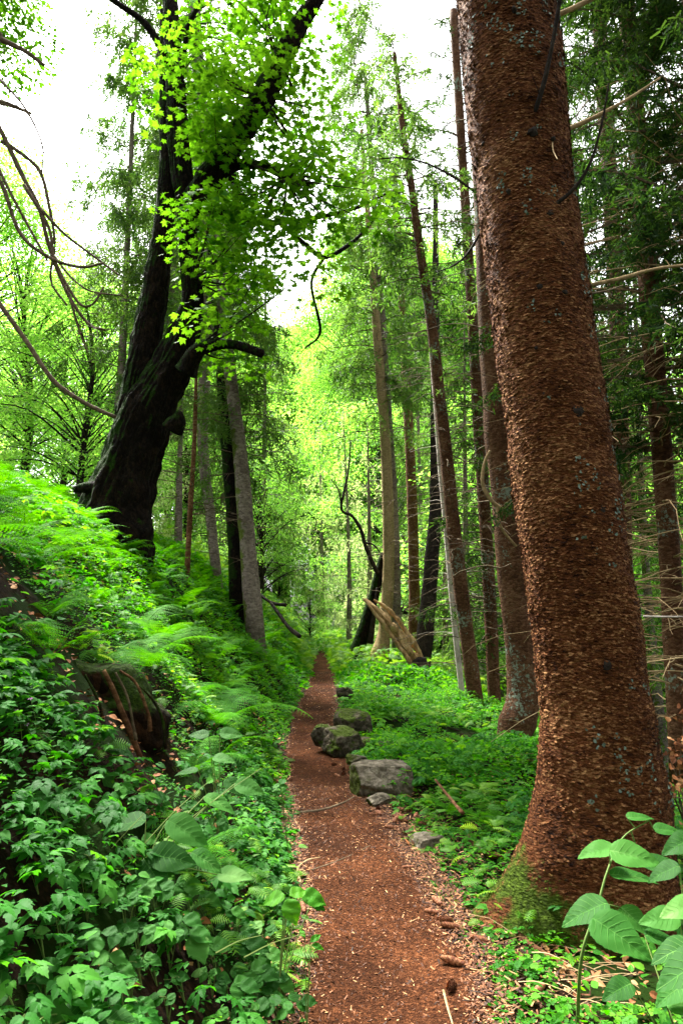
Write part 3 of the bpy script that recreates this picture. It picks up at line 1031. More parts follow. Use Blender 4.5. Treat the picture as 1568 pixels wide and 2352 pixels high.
limb([(505, 395, 30), (560, 375, 28), (610, 383, 22), (660, 405, 20), (716, 424, 17)], MY - .3, -.4, 'limb', 'dark_bark', maple, 14, .16, 0, 6, 4)
limb([(425, 855, 60), (455, 805, 40), (500, 792, 25), (550, 794, 24), (602, 812, 20)], MY - .3, -.5, 'limb', 'dark_bark', maple, 14, .16, 0, 6, 5)
limb([(385, 140, 26), (365, 100, 21), (325, 45, 17), (258, -2, 14), (200, -60, 8)], MY, -.5, 'limb', 'dark_bark', maple, 12, .12, 0, 6, 6)
limb([(415, 150, 20), (424, 110, 15), (432, 60, 13), (455, 10, 12), (480, -50, 8)], MY - .2, -.3, 'limb', 'dark_bark', maple, 10, .12, 0, 6, 7)
limb([(465, 470, 26), (560, 505, 20), (650, 510, 15), (740, 496, 12), (820, 476, 9), (895, 440, 5)], MY + .5, .8, 'limb', 'dark_bark', maple, 10, .14, 0, 6, 10)
limb([(640, 508, 15), (700, 560, 13), (745, 590, 12), (800, 562, 11), (845, 520, 9), (872, 480, 5)], MY + .7, .8, 'limb', 'dark_bark', maple, 10, .14, 0, 6, 11)
limb([(745, 590, 9), (715, 650, 8), (735, 760, 7), (700, 800, 5)], MY + .9, .5, 'limb', 'dark_bark', maple, 8, .14, 0, 6, 12)
limb([(395, 985, 60), (408, 965, 40), (412, 945, 18)], MY - .3, -.1, 'burl', 'dark_bark', maple, 14, .25, 0, 5, 8)
limb([(170, 1125, 20), (215, 1120, 38), (262, 1150, 60)], MY - .2, 0, 'root', 'dark_bark', maple, 12, .25, 0, 5, 9)

rs = np.random.RandomState(21)
lobs = []
for (u, v, n, du, dv) in [(500, 30, 5, 60, 40), (620, 40, 4, 60, 40), (560, 120, 5, 70, 40), (490, 190, 5, 50, 40), (460, 260, 3, 30, 30), (540, 270, 3, 50, 30),
                          (640, 290, 5, 70, 30), (690, 350, 5, 50, 30), (600, 360, 4, 50, 30), (530, 330, 3, 40, 25), (500, 470, 4, 40, 30), (590, 460, 4, 60, 40),
                          (700, 440, 3, 40, 40), (540, 540, 4, 50, 40), (620, 560, 3, 40, 40), (500, 630, 3, 40, 30), (570, 650, 3, 40, 30), (500, 720, 3, 30, 25),
                          (520, 790, 2, 30, 20), (345, 120, 2, 20, 30), (375, 220, 2, 20, 30), (660, 130, 3, 50, 60), (520, -60, 6, 120, 40), (690, 230, 2, 30, 30), (560, 820, 2, 30, 15), (700, 510, 2, 60, 25), (820, 480, 1, 50, 25), (780, 570, 1, 40, 20), (700, 640, 1, 30, 30),
                          (640, 470, 3, 60, 60), (860, 440, 2, 60, 30), (740, 300, 1, 40, 50), (760, 430, 1, 40, 40), (640, 200, 3, 40, 50), (500, 280, 3, 40, 30), (560, 430, 4, 60, 40), (470, 330, 3, 30, 30), (600, 90, 6, 90, 50), (560, 200, 5, 60, 40), (720, 380, 3, 30, 30), (480, 560, 3, 30, 30), (600, 700, 2, 40, 40), (470, 90, 3, 30, 40)]:
    for k in range(n):
        lobs.append(at(u + rs.normal(0, du * .6), v + rs.normal(0, dv * .7), MY + rs.uniform(-1.6, 1.3)))
gl = Geo(); gt = Geo()
leaf_tiers(gl, lobs, rs.uniform(.28, .62, len(lobs)), 300, .085, rs, MAPLE, .22, .4)
anchors = [at(450, 450, MY), at(500, 385, MY), at(605, 222, MY - .5), at(430, 500, MY), at(404, 200, MY), at(398, 60, MY), at(450, 800, MY - .3), at(440, 640, MY - .2), at(660, 405, MY - .6), at(645, 140, MY - .6)]
for c in lobs:
    a = min(anchors, key=lambda q: np.linalg.norm(q - c))
    mid = (a + c) / 2 + np.array([0, 0, -.08]) + rs.normal(0, .08, 3)
    Q = catmull([a, mid, c], 5)
    tube(gt, Q, np.linspace(.018, .004, len(Q)), 5, .1, 8, cap=False)
gl.build('foliage', M['maple_leaf'], maple)
gt.build('twigs', M['black_bark'], maple, smooth=True)

# ------------------------------------------------------------------ slender and middle trunks


def stem(name, label, cat, spec, mat, Y=None, lean=0.0, extend=4, sides=14, lump=.05, group=None, bur=.4, seed=0, lobes=None, ls=3, cat_trunk='trunk'):
    if Y is None:
        Y = ground_hit(spec[0][0], spec[0][1])
    Q, R = trunk_pts(spec, Y, lean, extend, 8)
    if bur:
        Q, R = bury(Q, R, bur)
    e = empty(name, (Q[1][0], Q[1][1], float(H(Q[1][0], Q[1][1]))))
    tag(e, label, cat, group)
    g = Geo(); tube(g, Q, R, sides, lump, ls, seed, lobes=lobes)
    g.build(cat_trunk, M[mat], e, smooth=True)
    return e, Q, R, Y


rs = np.random.RandomState(5)


def flare(f=.5, n=3, ph=0, dec=5):
    return lambda th, i: 1 + f * np.exp(-i / dec) * (.35 + .65 * np.maximum(np.cos(n * th + ph), 0))


# second big spruce with a curved foot
e, Q, R, Y = stem('spruce_tree', 'brown spruce with curved mossy foot just behind the massive trunk', 'tree',
                  [(1180, 1712, 62), (1188, 1660, 84), (1200, 1590, 72), (1192, 1480, 66), (1172, 1300, 63), (1160, 1150, 61), (1145, 1000, 64), (1132, 850, 56), (1120, 650, 52), (1110, 450, 46), (1098, 200, 42)],
                  'brown_bark', 8.6, .6, 5, 30, .06, lobes=lambda th, i: 1 + .35 * np.exp(-i / 6.0) * np.maximum(np.cos(th), 0))
g = Geo(); dead_twigs(g, Q, R, 1.2, 9, 34, 1.5, rs, None, .011)
g.build('twigs', M['twig'], e, smooth=True)
P = np.array([at(u, v, Y - .3) for u, v in [(1125, 1035), (1112, 1065), (1108, 1110), (1128, 1150), (1155, 1172)]])
g = Geo(); Qb = catmull(P, 6); tube(g, Qb, np.linspace(.018, .028, len(Qb)), 7, .1, 10)
P2 = np.array([at(u, v, Y - .3) for u, v in [(1140, 1160), (1150, 1210), (1185, 1255)]]); Qb = catmull(P2, 6); tube(g, Qb, np.linspace(.02, .014, len(Qb)), 6, .1, 10)
g.build('dead_branch', M['tan_twig'], e, smooth=True)
P = np.array([at(u, v, Y + .3) for u, v in [(1090, 440), (1040, 405), (980, 375), (920, 362), (860, 365)]])
g = Geo(); Qb = catmull(P, 6); tube(g, Qb, np.linspace(.022, .008, len(Qb)), 6, .1, 10)
P = np.array([at(u, v, Y + .3) for u, v in [(1110, 520), (1075, 580), (1040, 610), (1000, 625)]]); Qb = catmull(P, 6); tube(g, Qb, np.linspace(.02, .006, len(Qb)), 6, .1, 10)
g.build('dead_branch', M['black_bark'], e, smooth=True)
SEC = (Q, Y)

# slender spruce
e, Q, R, Y = stem('spruce_tree', 'slender tall spruce with bare lower stem and small green top', 'tree',
                  [(1090, 1600, 36), (1075, 1480, 34), (1055, 1330, 33), (1040, 1200, 32), (1025, 1050, 30), (1008, 900, 27), (990, 740, 24), (965, 580, 20), (945, 430, 17), (925, 300, 14), (912, 180, 10)],
                  'brown_bark', 12.5, .4, .6, 14, .05)
SL = (Q, R, Y)
g = Geo(); dead_twigs(g, Q, R, 1.0, 8.5, 90, 1.3, rs, None, .009, .35, 4)
g.build('twigs', M['twig'], e, smooth=True)
ax = np.vstack([Q, Q[-1] + (Q[-1] - Q[-6]) * 3])
gl = Geo(); gb = Geo()
spruce_crown(gl, gb, ax, 7.6, ax[-1][2], 1.6, 90, rs, .7, .1, .9, shape=.5)
spruce_crown(gl, gb, ax, 5.0, 9.4, 1.1, 22, rs, .45, .08, .6, shape=.2)
gl.build('crown', M['spruce'], e); gb.build('branches', M['twig'], e)

# pale dead stem next to it
e, Q, R, Y = stem('dead_tree', 'thin bleached dead stem standing beside the slender spruce', 'tree',
                  [(1058, 1570, 13), (1040, 1400, 14), (1026, 1230, 14), (1012, 1080, 13), (1002, 960, 10)], 'pale_wood', 13.2, .2, 2.5, 8, .1)
g = Geo(); dead_twigs(g, Q, R, .8, 5, 26, .7, rs, None, .006); g.build('twigs', M['pale_wood'], e)

# the pair near the end of the path
Yp = 19.0
e, Q, R, Y = stem('spruce_tree', 'tan barked trunk with mossy foot in the middle of the grove', 'tree',
                  [(874, 1505, 36), (884, 1440, 28), (892, 1300, 26), (890, 1150, 25), (884, 1000, 24), (872, 850, 22), (862, 720, 18)], 'tan_bark', Yp, .3, 6, 14, .06, lobes=flare(.5, 3))
g = Geo(); dead_twigs(g, Q, R, 1.5, 10, 60, 1.6, rs, None, .011); g.build('twigs', M['twig'], e)
ga = (Q, R, e)
e, Q, R, Y = stem('spruce_tree', 'straight grey trunk touching the tan barked trunk', 'tree',
                  [(912, 1500, 26), (908, 1400, 26), (906, 1250, 24), (898, 1100, 24), (888, 930, 22), (878, 760, 19), (870, 640, 15)], 'grey_bark', Yp + .9, .3, 7, 14, .05)
g = Geo(); dead_twigs(g, Q, R, 1.5, 11, 60, 1.5, rs, None, .010); g.build('twigs', M['twig'], e)
gb_ = (Q, R, e)
e, Q, R, Y = stem('spruce_tree', 'rust brown trunk right of the grey and tan pair', 'tree',
                  [(952, 1470, 27), (950, 1300, 25), (944, 1100, 23), (934, 900, 21), (925, 740, 17)], 'red_bark', 22, .3, 6, 12, .05)
g = Geo(); dead_twigs(g, Q, R, 1.5, 11, 55, 1.7, rs, None, .012); g.build('twigs', M['twig'], e)
e, Q, R, Y = stem('spruce_tree', 'blackish trunk standing behind the split log', 'tree',
                  [(970, 1530, 40), (978, 1440, 38), (990, 1300, 33), (1000, 1150, 28), (1000, 950, 24)], 'black_bark', 18, .3, 7, 14, .08)
g = Geo(); dead_twigs(g, Q, R, 1.0, 8, 40, 1.5, rs, None, .010); g.build('twigs', M['twig'], e)

# crooked mossy tree
e, Q, R, Y = stem('crooked_tree', 'leaning mossy tree with a black crooked limb over the path end', 'tree',
                  [(822, 1490, 30), (838, 1440, 27), (858, 1370, 26), (872, 1310, 22), (880, 1270, 12)], 'dark_bark', 19.6, 0, 0, 12, .12, lobes=flare(.3, 2))
for pts, w in (([(868, 1318), (852, 1285), (838, 1250), (828, 1215), (808, 1185), (784, 1170), (792, 1120), (800, 1080), (806, 1010)], 11),
               ([(784, 1170), (779, 1130), (760, 1100)], 5), ([(836, 1246), (858, 1252), (876, 1275)], 6), ([(850, 1478), (858, 1420), (866, 1350)], 16)):
    P = np.array([at(u, v, 19.4) for u, v in pts]); Qb = catmull(P, 5)
    g = Geo(); tube(g, Qb, px2r(P[0], w) * np.linspace(1, .35, len(Qb)), 7, .1, 5); g.build('limb', M['black_bark'], e, smooth=True)

# split log
e = empty('split_log', at(965, 1530, 17)); tag(e, 'splintered tan half log leaning up from the black stump', 'log')
for pts, ws, dy, sd in (([(836, 1376), (870, 1405), (905, 1445), (940, 1495), (966, 1535)], (10, 19, 22, 22, 20), 0, 1),
                        ([(858, 1378), (892, 1400), (925, 1440), (955, 1485), (975, 1522)], (5, 10, 12, 13, 10), .1, 2),
                        ([(840, 1382), (868, 1418), (900, 1462), (930, 1505), (950, 1530)], (3, 8, 10, 12, 10), -.1, 3),
                        ([(832, 1374), (848, 1388), (862, 1400)], (3, 7, 8), -.05, 4)):
    P = np.array([at(u, v, 17 + dy) for u, v in pts]); Qb = catmull(P, 7)
    R = np.interp(np.linspace(0, 1, len(Qb)), np.linspace(0, 1, len(ws)), ws)
    g = Geo(); tube(g, Qb, np.array([px2r(P[0], w) for w in R]), 12, .55, 7, sd)
    g.build('splinter', M['split_wood'], e)
g = Geo(); P = np.array([at(u, v, 16.9) for u, v in [(985, 1580), (972, 1545), (962, 1515)]]); Qb = catmull(P, 6)
tube(g, Qb, np.linspace(.28, .17, len(Qb)), 12, .3, 3, 8); o = g.build('stump', M['black_bark'], smooth=True)
tag(o, 'short black stump at the foot of the split log', 'stump')

# left middle trunks
specs = [('grey pale trunk with a mossy twin rising from the bank', 'spruce_tree', [(580, 1385, 42), (572, 1290, 38), (563, 1180, 36), (552, 1050, 34), (540, 950, 30), (520, 780, 27), (500, 600, 25)], 'grey_bark', 13.5, 40),
         ('dark olive trunk close behind the grey pale trunk', 'spruce_tree', [(545, 1350, 40), (541, 1230, 40), (532, 1100, 38), (522, 980, 36), (512, 850, 32), (500, 700, 28)], 'dark_bark', 14.2, 30),
         ('pinkish grey trunk seen between maple and dark olive trunk', 'spruce_tree', [(492, 1275, 24), (482, 1180, 24), (470, 1080, 25), (465, 980, 26), (470, 850, 28), (480, 700, 36), (482, 560, 36), (474, 400, 33), (462, 240, 28)], 'grey_bark', 15.5, 40),
         ('thin dark reddish sapling stem between maple and grey trunks', 'sapling', [(432, 1265, 13), (438, 1150, 12), (446, 1020, 10), (450, 880, 8)], 'red_bark', 12.5, 22),
         ('short leaning tan stem touching the right side of the maple foot', 'sapling', [(312, 1215, 16), (330, 1150, 13), (350, 1080, 10), (368, 1010, 7)], 'tan_bark', 10.2, 0),
         ('grey trunk hung with moss seen behind the maple stems', 'spruce_tree', [(395, 900, 44), (396, 780, 42), (393, 640, 38), (388, 500, 34), (380, 340, 30)], 'grey_bark', 17, 30)]
mids = []
for lab, nm, sp, mt, Y0, nt_ in specs:
    e, Q, R, Y = stem(nm, lab, 'sapling' if nm == 'sapling' else 'tree', sp, mt, Y0, .3, 3 if Y0 > 12.5 else .5, 14, .06, bur=1.2 if Y0 > 10.5 else .3)
    if nt_:
        g = Geo(); dead_twigs(g, Q, R, Q[1][2] + .6, Q[-1][2], nt_, 1.4, rs, None, .010); g.build('twigs', M['twig'], e)
    mids.append((e, Q))

# crowns with drapes on chosen stems
def add_crown(e, axis, z0, z1, R0, n, lmat, drape, size, dens, shape=.4, az=None, ext=0):
    gl, gb = Geo(), Geo()
    if ext:
        axis = np.vstack([axis, axis[-1] + unit(axis[-1] - axis[-4]) * ext])
    spruce_crown(gl, gb, axis, z0, z1, R0, n, rs, drape, size, dens, shape, az)
    gl.build('crown', M[lmat], e); gb.build('branches', M['twig'], e)


add_crown(mids[0][0], mids[0][1], 4.6, 13, 1.8, 60, 'spruce', .9, .1, .9, .3)
add_crown(mids[1][0], mids[1][1], 4.2, 12, 1.7, 48, 'spruce', 1.0, .1, .9, .3)
add_crown(mids[2][0], mids[2][1], 8.5, 16, 2.2, 50, 'spruce', 1.1, .12, .8, .3)
add_crown(mids[5][0], mids[5][1], 9.5, 24, 2.6, 95, 'spruce', 1.4, .13, .8, .45, None, 8)

add_crown(ga[2], ga[0], 6.5, 21, 2.0, 110, 'spruce', 1.0, .11, .8, .35, None, 3)
add_crown(gb_[2], gb_[0], 8, 24, 2.2, 110, 'spruce', 1.2, .12, .8, .35, None, 3)
# dark trunk and canopy on the right
e, Q, R, Y = stem('spruce_tree', 'dark spruce trunk among dead twigs right of the massive trunk', 'tree',
                  [(1562, 1700, 52), (1550, 1500, 50), (1532, 1200, 46), (1512, 950, 44), (1492, 700, 43), (1470, 400, 40), (1445, 100, 38)], 'brown_bark', 7.0, .3, 5, 18, .05)
DK = (e, Q, R)
# ------------------------------------------------------------------ rocks


def rock(name, label, cat, px, Y, dims, seed, mat, rotz=0.0, boxy=.5, sink=.35, grp=None, rough=.16, noz=False):
    """px (u,v) of the rock's centre, dims metres"""
    rs_ = np.random.RandomState(seed)
    n = 90
    th = np.linspace(0, 2 * math.pi, n, endpoint=False); ph = np.linspace(-math.pi / 2, math.pi / 2, 50)
    TH, PH = np.meshgrid(th, ph)
    D = np.stack([np.cos(PH) * np.cos(TH), np.cos(PH) * np.sin(TH), np.sin(PH)], -1)
    p = 2 + boxy * 8
    rr = 1 / (np.abs(D[..., 0]) ** p + np.abs(D[..., 1]) ** p + np.abs(D[..., 2]) ** p) ** (1 / p)
    V = D * rr[..., None]
    # cut with random planes for facets
    for k in range(16):
        nn = unit(rs_.normal(0, 1, 3)); dd = rs_.uniform(.72, 1.15) + .35 * boxy * (np.abs(nn).max() < .85)
        q = V @ nn
        ex = np.maximum(q - dd, 0)
        V = V - ex[..., None] * nn
    nz = fbm(V[..., 0] * 1.7 + seed, V[..., 1] * 1.7, V[..., 2] * 1.7, 5, seed)
    nz = nz + .5 * np.abs(fbm(V[..., 0] * 5 + seed, V[..., 1] * 5, V[..., 2] * 5, 4, seed + 3))
    V = V * (1 + rough * nz[..., None])
    V = V * (np.array(dims) / 2)
    c, s_ = math.cos(rotz), math.sin(rotz)
    V = V @ np.array([[c, s_, 0], [-s_, c, 0], [0, 0, 1]])
    c0 = at(px[0], px[1], Y)
    V = V + c0
    m = len(ph)
    i = (np.arange(m - 1)[:, None] * n + np.arange(n)[None]).reshape(-1)
    j = (np.arange(m - 1)[:, None] * n + (np.arange(n)[None] + 1) % n).reshape(-1)
    g = Geo(); g.add(V.reshape(-1, 3), None, np.stack([i, j, j + n, i + n], -1))
    o = g.build(name, M[mat], smooth=True)
    tag(o, label, cat, grp)
    return o


Yb = ground_hit(875, 1835)
rock('rock', 'squared grey block of stone with flat top at the path edge', 'rock', (874, 1793), Yb + .2, (.50, .4, .27), 3, 'rock', .06, 1.6, rough=.09)
Yc = ground_hit(790, 1745)
rock('boulder', 'mossy wedge shaped boulder leaning over the path bend', 'rock', (785, 1703), Yc + .25, (.38, .45, .30), 7, 'mossy_rock', .5, .25)
rock('boulder', 'mossy boulder behind the wedge shaped one with green cap', 'rock', (808, 1660), Yc + .9, (.42, .5, .28), 9, 'mossy_rock', .2, .2)
rock('boulder', 'small dark boulder right of the mossy wedge', 'rock', (836, 1718), Yc + .35, (.28, .4, .22), 12, 'mossy_rock', .9, .3)
rock('rock', 'low knobbly stone left of the mossy wedge', 'rock', (742, 1690), Yc + .4, (.24, .3, .22), 15, 'mossy_rock', .4, .2)
rock('rock', 'pale grey stone sunk in leaves right of the boulders', 'rock', (888, 1718), Yc + .4, (.34, .3, .18), 18, 'rock', .3, .4)
rock('rock', 'round brown pebble stone just above the squared block', 'rock', (818, 1745), Yb + .75, (.18, .16, .1), 20, 'rock', .3, .2)
rock('rock', 'small grey stone lying just below the squared block', 'rock', (868, 1840), Yb - .15, (.20, .16, .10), 22, 'rock', .3, .3)
Yd = ground_hit(985, 1955)
rock('rock', 'flat pale stone half buried near the clover patch', 'rock', (982, 1945), Yd + .1, (.26, .24, .14), 25, 'rock', .5, .45)
rock('stone', 'thumb sized grey stone among the fallen cones', 'stone', (1018 * 1.0 - 10, 2180), ground_hit(1008, 2185), (.03, .03, .02), 27, 'rock')
for k, (u, v, Y, w, lab) in enumerate([(898, 1560, 15.5, .35, 'dark low stone in the greenery below the tan trunk'), (935, 1558, 15.2, .5, 'dark mossy mound beside the black stump'),
                                       (790, 1590, 12.3, .3, 'small dark stone edging the far path')]):
    rock('rock', lab, 'rock', (u, v), Y, (w, w * .8, w * .55), 30 + k, 'mossy_rock')

# ------------------------------------------------------------------ rotten log, sticks and roots on the left bank
e = empty('fallen_log', at(180, 1600, 4.3)); tag(e, 'thick dark rotten mossy log lying across the left bank', 'log')
Q = catmull([at(-160, 1620, 4.3), at(0, 1615, 4.3), at(110, 1620, 4.35), at(220, 1630, 4.4), at(300, 1665, 4.45), at(360, 1750, 4.75)], 8)
g = Geo(); tube(g, Q, np.interp(np.linspace(0, 1, len(Q)), [0, .5, .85, 1], [.25, .23, .2, .07]), 70, .42, 3.6, 4); g.build('trunk', M['log'], e, smooth=True)
for k, (pts, w) in enumerate([([(120, 1560), (150, 1610), (160, 1680)], 12), ([(195, 1550), (225, 1610), (240, 1680), (232, 1730)], 10), ([(300, 1560), (345, 1600), (372, 1650), (380, 1720)], 8), ([(238, 1540), (262, 1590), (290, 1660), (322, 1740)], 15), ([(265, 1545), (292, 1600), (305, 1660), (312, 1700)], 8), ([(275, 1540), (312, 1570), (340, 1640), (345, 1680)], 9)]):
    P = np.array([at(u, v, 3.9 - .03 * k) for u, v in pts]); Qb = catmull(P, 6)
    g = Geo(); tube(g, Qb, px2r(P[0], w) * np.linspace(.6, 1, len(Qb)), 8, .2, 10, k); g.build('root', M['red_bark' if k in (3, 5) else ('log' if k != 4 else 'twig')], e, smooth=True)
e = empty('fallen_branch', at(60, 1700, 3.0)); tag(e, 'mossy orange brown fallen branch slanting at the left edge', 'branch')
Q = catmull([at(-60, 1600, 3.2), at(10, 1640, 3.1), at(80, 1690, 3.0), at(140, 1752, 2.95)], 8)
g = Geo(); tube(g, Q, np.linspace(.05, .03, len(Q)), 14, .2, 6, 4); g.build('branch', M['log'], e, smooth=True)
for k, (pts, w, Y, lab) in enumerate([([(598, 1368), (625, 1385), (655, 1390)], 9, 14.5, 'short black stick lying on the ferns below the grey trunk'),
                                      ([(622, 1385), (640, 1410), (662, 1440), (688, 1462)], 10, 14, 'black dead branch slanting down to the far path'),
                                      ([(1000, 1792), (1030, 1830), (1062, 1868)], 8, 5.6, 'rusty dead stick in the leaves right of the block')]):
    P = np.array([at(u, v, Y - .4 * j) for j, (u, v) in enumerate(pts)]); Qb = catmull(P, 6)
    g = Geo(); tube(g, Qb, px2r(P[0], w) * np.linspace(.7, 1, len(Qb)), 7, .15, 6, k)
    tag(g.build('dead_branch', M['black_bark' if k < 2 else 'red_bark'], smooth=True), lab, 'branch')

# ------------------------------------------------------------------ tree outside the left edge: bare drooping boughs and its light green leaves
lt = at(-330, 1150, 6.0)
e = empty('larch_tree', (lt[0], lt[1], float(H(lt[0], lt[1])))); tag(e, 'bare drooping boughs reaching in over the bank from the left', 'tree')
Q = catmull([lt - [0, 0, 1.5], lt + [0, 0, 1], lt + [-.1, .1, 4], lt + [-.2, 0, 8], lt + [0, 0, 12]], 6)
g = Geo(); tube(g, Q, np.linspace(.26, .1, len(Q)), 14, .06); g.build('trunk', M['brown_bark'], e, smooth=True)
bl = [([(-330, 420), (-100, 560), (0, 700), (60, 790), (130, 875), (200, 925), (262, 955)], 8, 7, 5.8),
      ([(-330, 100), (-60, 220), (0, 300), (50, 400), (95, 480), (115, 560), (150, 660), (200, 740), (243, 758)], 9, 4, 6),
      ([(-330, 0), (-40, 60), (0, 88), (50, 112), (103, 152)], 12, 6, 6.1),
      ([(-330, 200), (-60, 235), (0, 236), (35, 243), (70, 258)], 12, 4, 5.9),
      ([(-330, 300), (-60, 340), (0, 420), (50, 530), (120, 590), (190, 612), (245, 605)], 8, 4, 5.6),
      ([(95, 480), (150, 540), (215, 590), (272, 632)], 5, 3, 5.9),
      ([(60, 420), (110, 520), (128, 600), (180, 690), (215, 695), (243, 655)], 6, 3, 5.9),
      ([(0, 320), (40, 345), (85, 390), (110, 470), (125, 560), (118, 640), (150, 700)], 7, 3, 6.0),
      ([(-10, 380), (20, 440), (70, 520), (110, 600)], 6, 3, 5.8), ([(120, 590), (160, 640), (205, 665), (285, 676)], 4, 2, 5.7),
      ([(150, 660), (185, 750), (205, 810)], 4, 2, 6), ([(0, 180), (60, 250), (90, 330), (100, 400)], 4, 2, 5.5)]
for pts, w0, w1, Y in bl:
    P = np.array([at(u, v, Y) + rs.normal(0, .01, 3) for (u, v) in pts]); Qb = catmull(P, 6); tt = np.linspace(0, 1, len(Qb))
    g = Geo(); tube(g, Qb, (px2r(P[0], w0) * (1 - tt) + px2r(P[-1], w1) * tt) * 1.45, 7, .14, 12)
    for q in range(9):
        j = rs.randint(len(Qb) // 3, len(Qb) - 1)
        S = branch_curve(Qb[j], rs.uniform(0, 6.3), rs.uniform(.1, .45), rs.uniform(-.4, .1), .3, 5, rs)
        tube(g, S, np.linspace(.004, .001, 5), 3, cap=False)
    g.build('bough', M['twig'], e, smooth=True)
gl = Geo()
C = [at(rs.uniform(-250, 62), rs.uniform(-150, 165), rs.uniform(8, 10)) for k in range(44)]
leaf_tiers(gl, C, rs.uniform(.35, .6, len(C)), 900, .085, rs, SIMPLE, .3, .5)
lt2 = at(-420, 1000, 9)
e = empty('beech_tree', (lt2[0], lt2[1], float(H(lt2[0], lt2[1])))); tag(e, 'light green leafy tree peeking in at the top left corner', 'tree')
gt = Geo(); tube(gt, catmull([lt2 - [0, 0, 2], lt2 + [0, 0, 3], lt2 + [.2, 0, 9]], 5), np.linspace(.2, .06, 11), 10, .06)
for c in C:
    tube(gt, catmull([lt2 + [.1, 0, 5 + rs.rand() * 2], (lt2 + [0, 0, 6.5]) * .4 + c * .6, c], 4), np.linspace(.035, .006, 9), 4, cap=False)
gt.build('trunk', M['black_bark'], e); gl.build('crown', M['maple_leaf'], e)
# ------------------------------------------------------------------ dark spruces on the right
e, Q, R = DK
rs = np.random.RandomState(88)
g = Geo(); dead_twigs(g, Q, R, .3, 6.5, 170, 1.9, rs, None, .009, .25, 5); g.build('twigs', M['tan_twig'], e)
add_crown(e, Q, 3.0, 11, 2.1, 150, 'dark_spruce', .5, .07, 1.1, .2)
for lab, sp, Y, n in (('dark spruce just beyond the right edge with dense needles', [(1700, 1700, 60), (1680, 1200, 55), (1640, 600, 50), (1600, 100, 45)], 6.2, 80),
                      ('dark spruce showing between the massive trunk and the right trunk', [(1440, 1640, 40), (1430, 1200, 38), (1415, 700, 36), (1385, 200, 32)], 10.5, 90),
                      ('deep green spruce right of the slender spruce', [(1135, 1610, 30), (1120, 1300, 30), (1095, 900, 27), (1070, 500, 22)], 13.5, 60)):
    e, Q, R, Y = stem('spruce_tree', lab, 'tree', sp, 'brown_bark', Y, .2, 5, 12, .05)
    g = Geo(); dead_twigs(g, Q, R, Q[1][2] + .5, Q[1][2] + 7, n * 2, 1.9, rs, None, .009, .25, 5); g.build('twigs', M['tan_twig' if Y < 13 else 'twig'], e)
    if Y < 13:
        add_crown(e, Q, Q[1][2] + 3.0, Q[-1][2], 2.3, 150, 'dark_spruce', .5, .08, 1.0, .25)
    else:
        add_crown(e, Q, Q[1][2] + 1.2, Q[-1][2], 1.5, 110, 'dark_spruce', .6, .09, .9, .25)

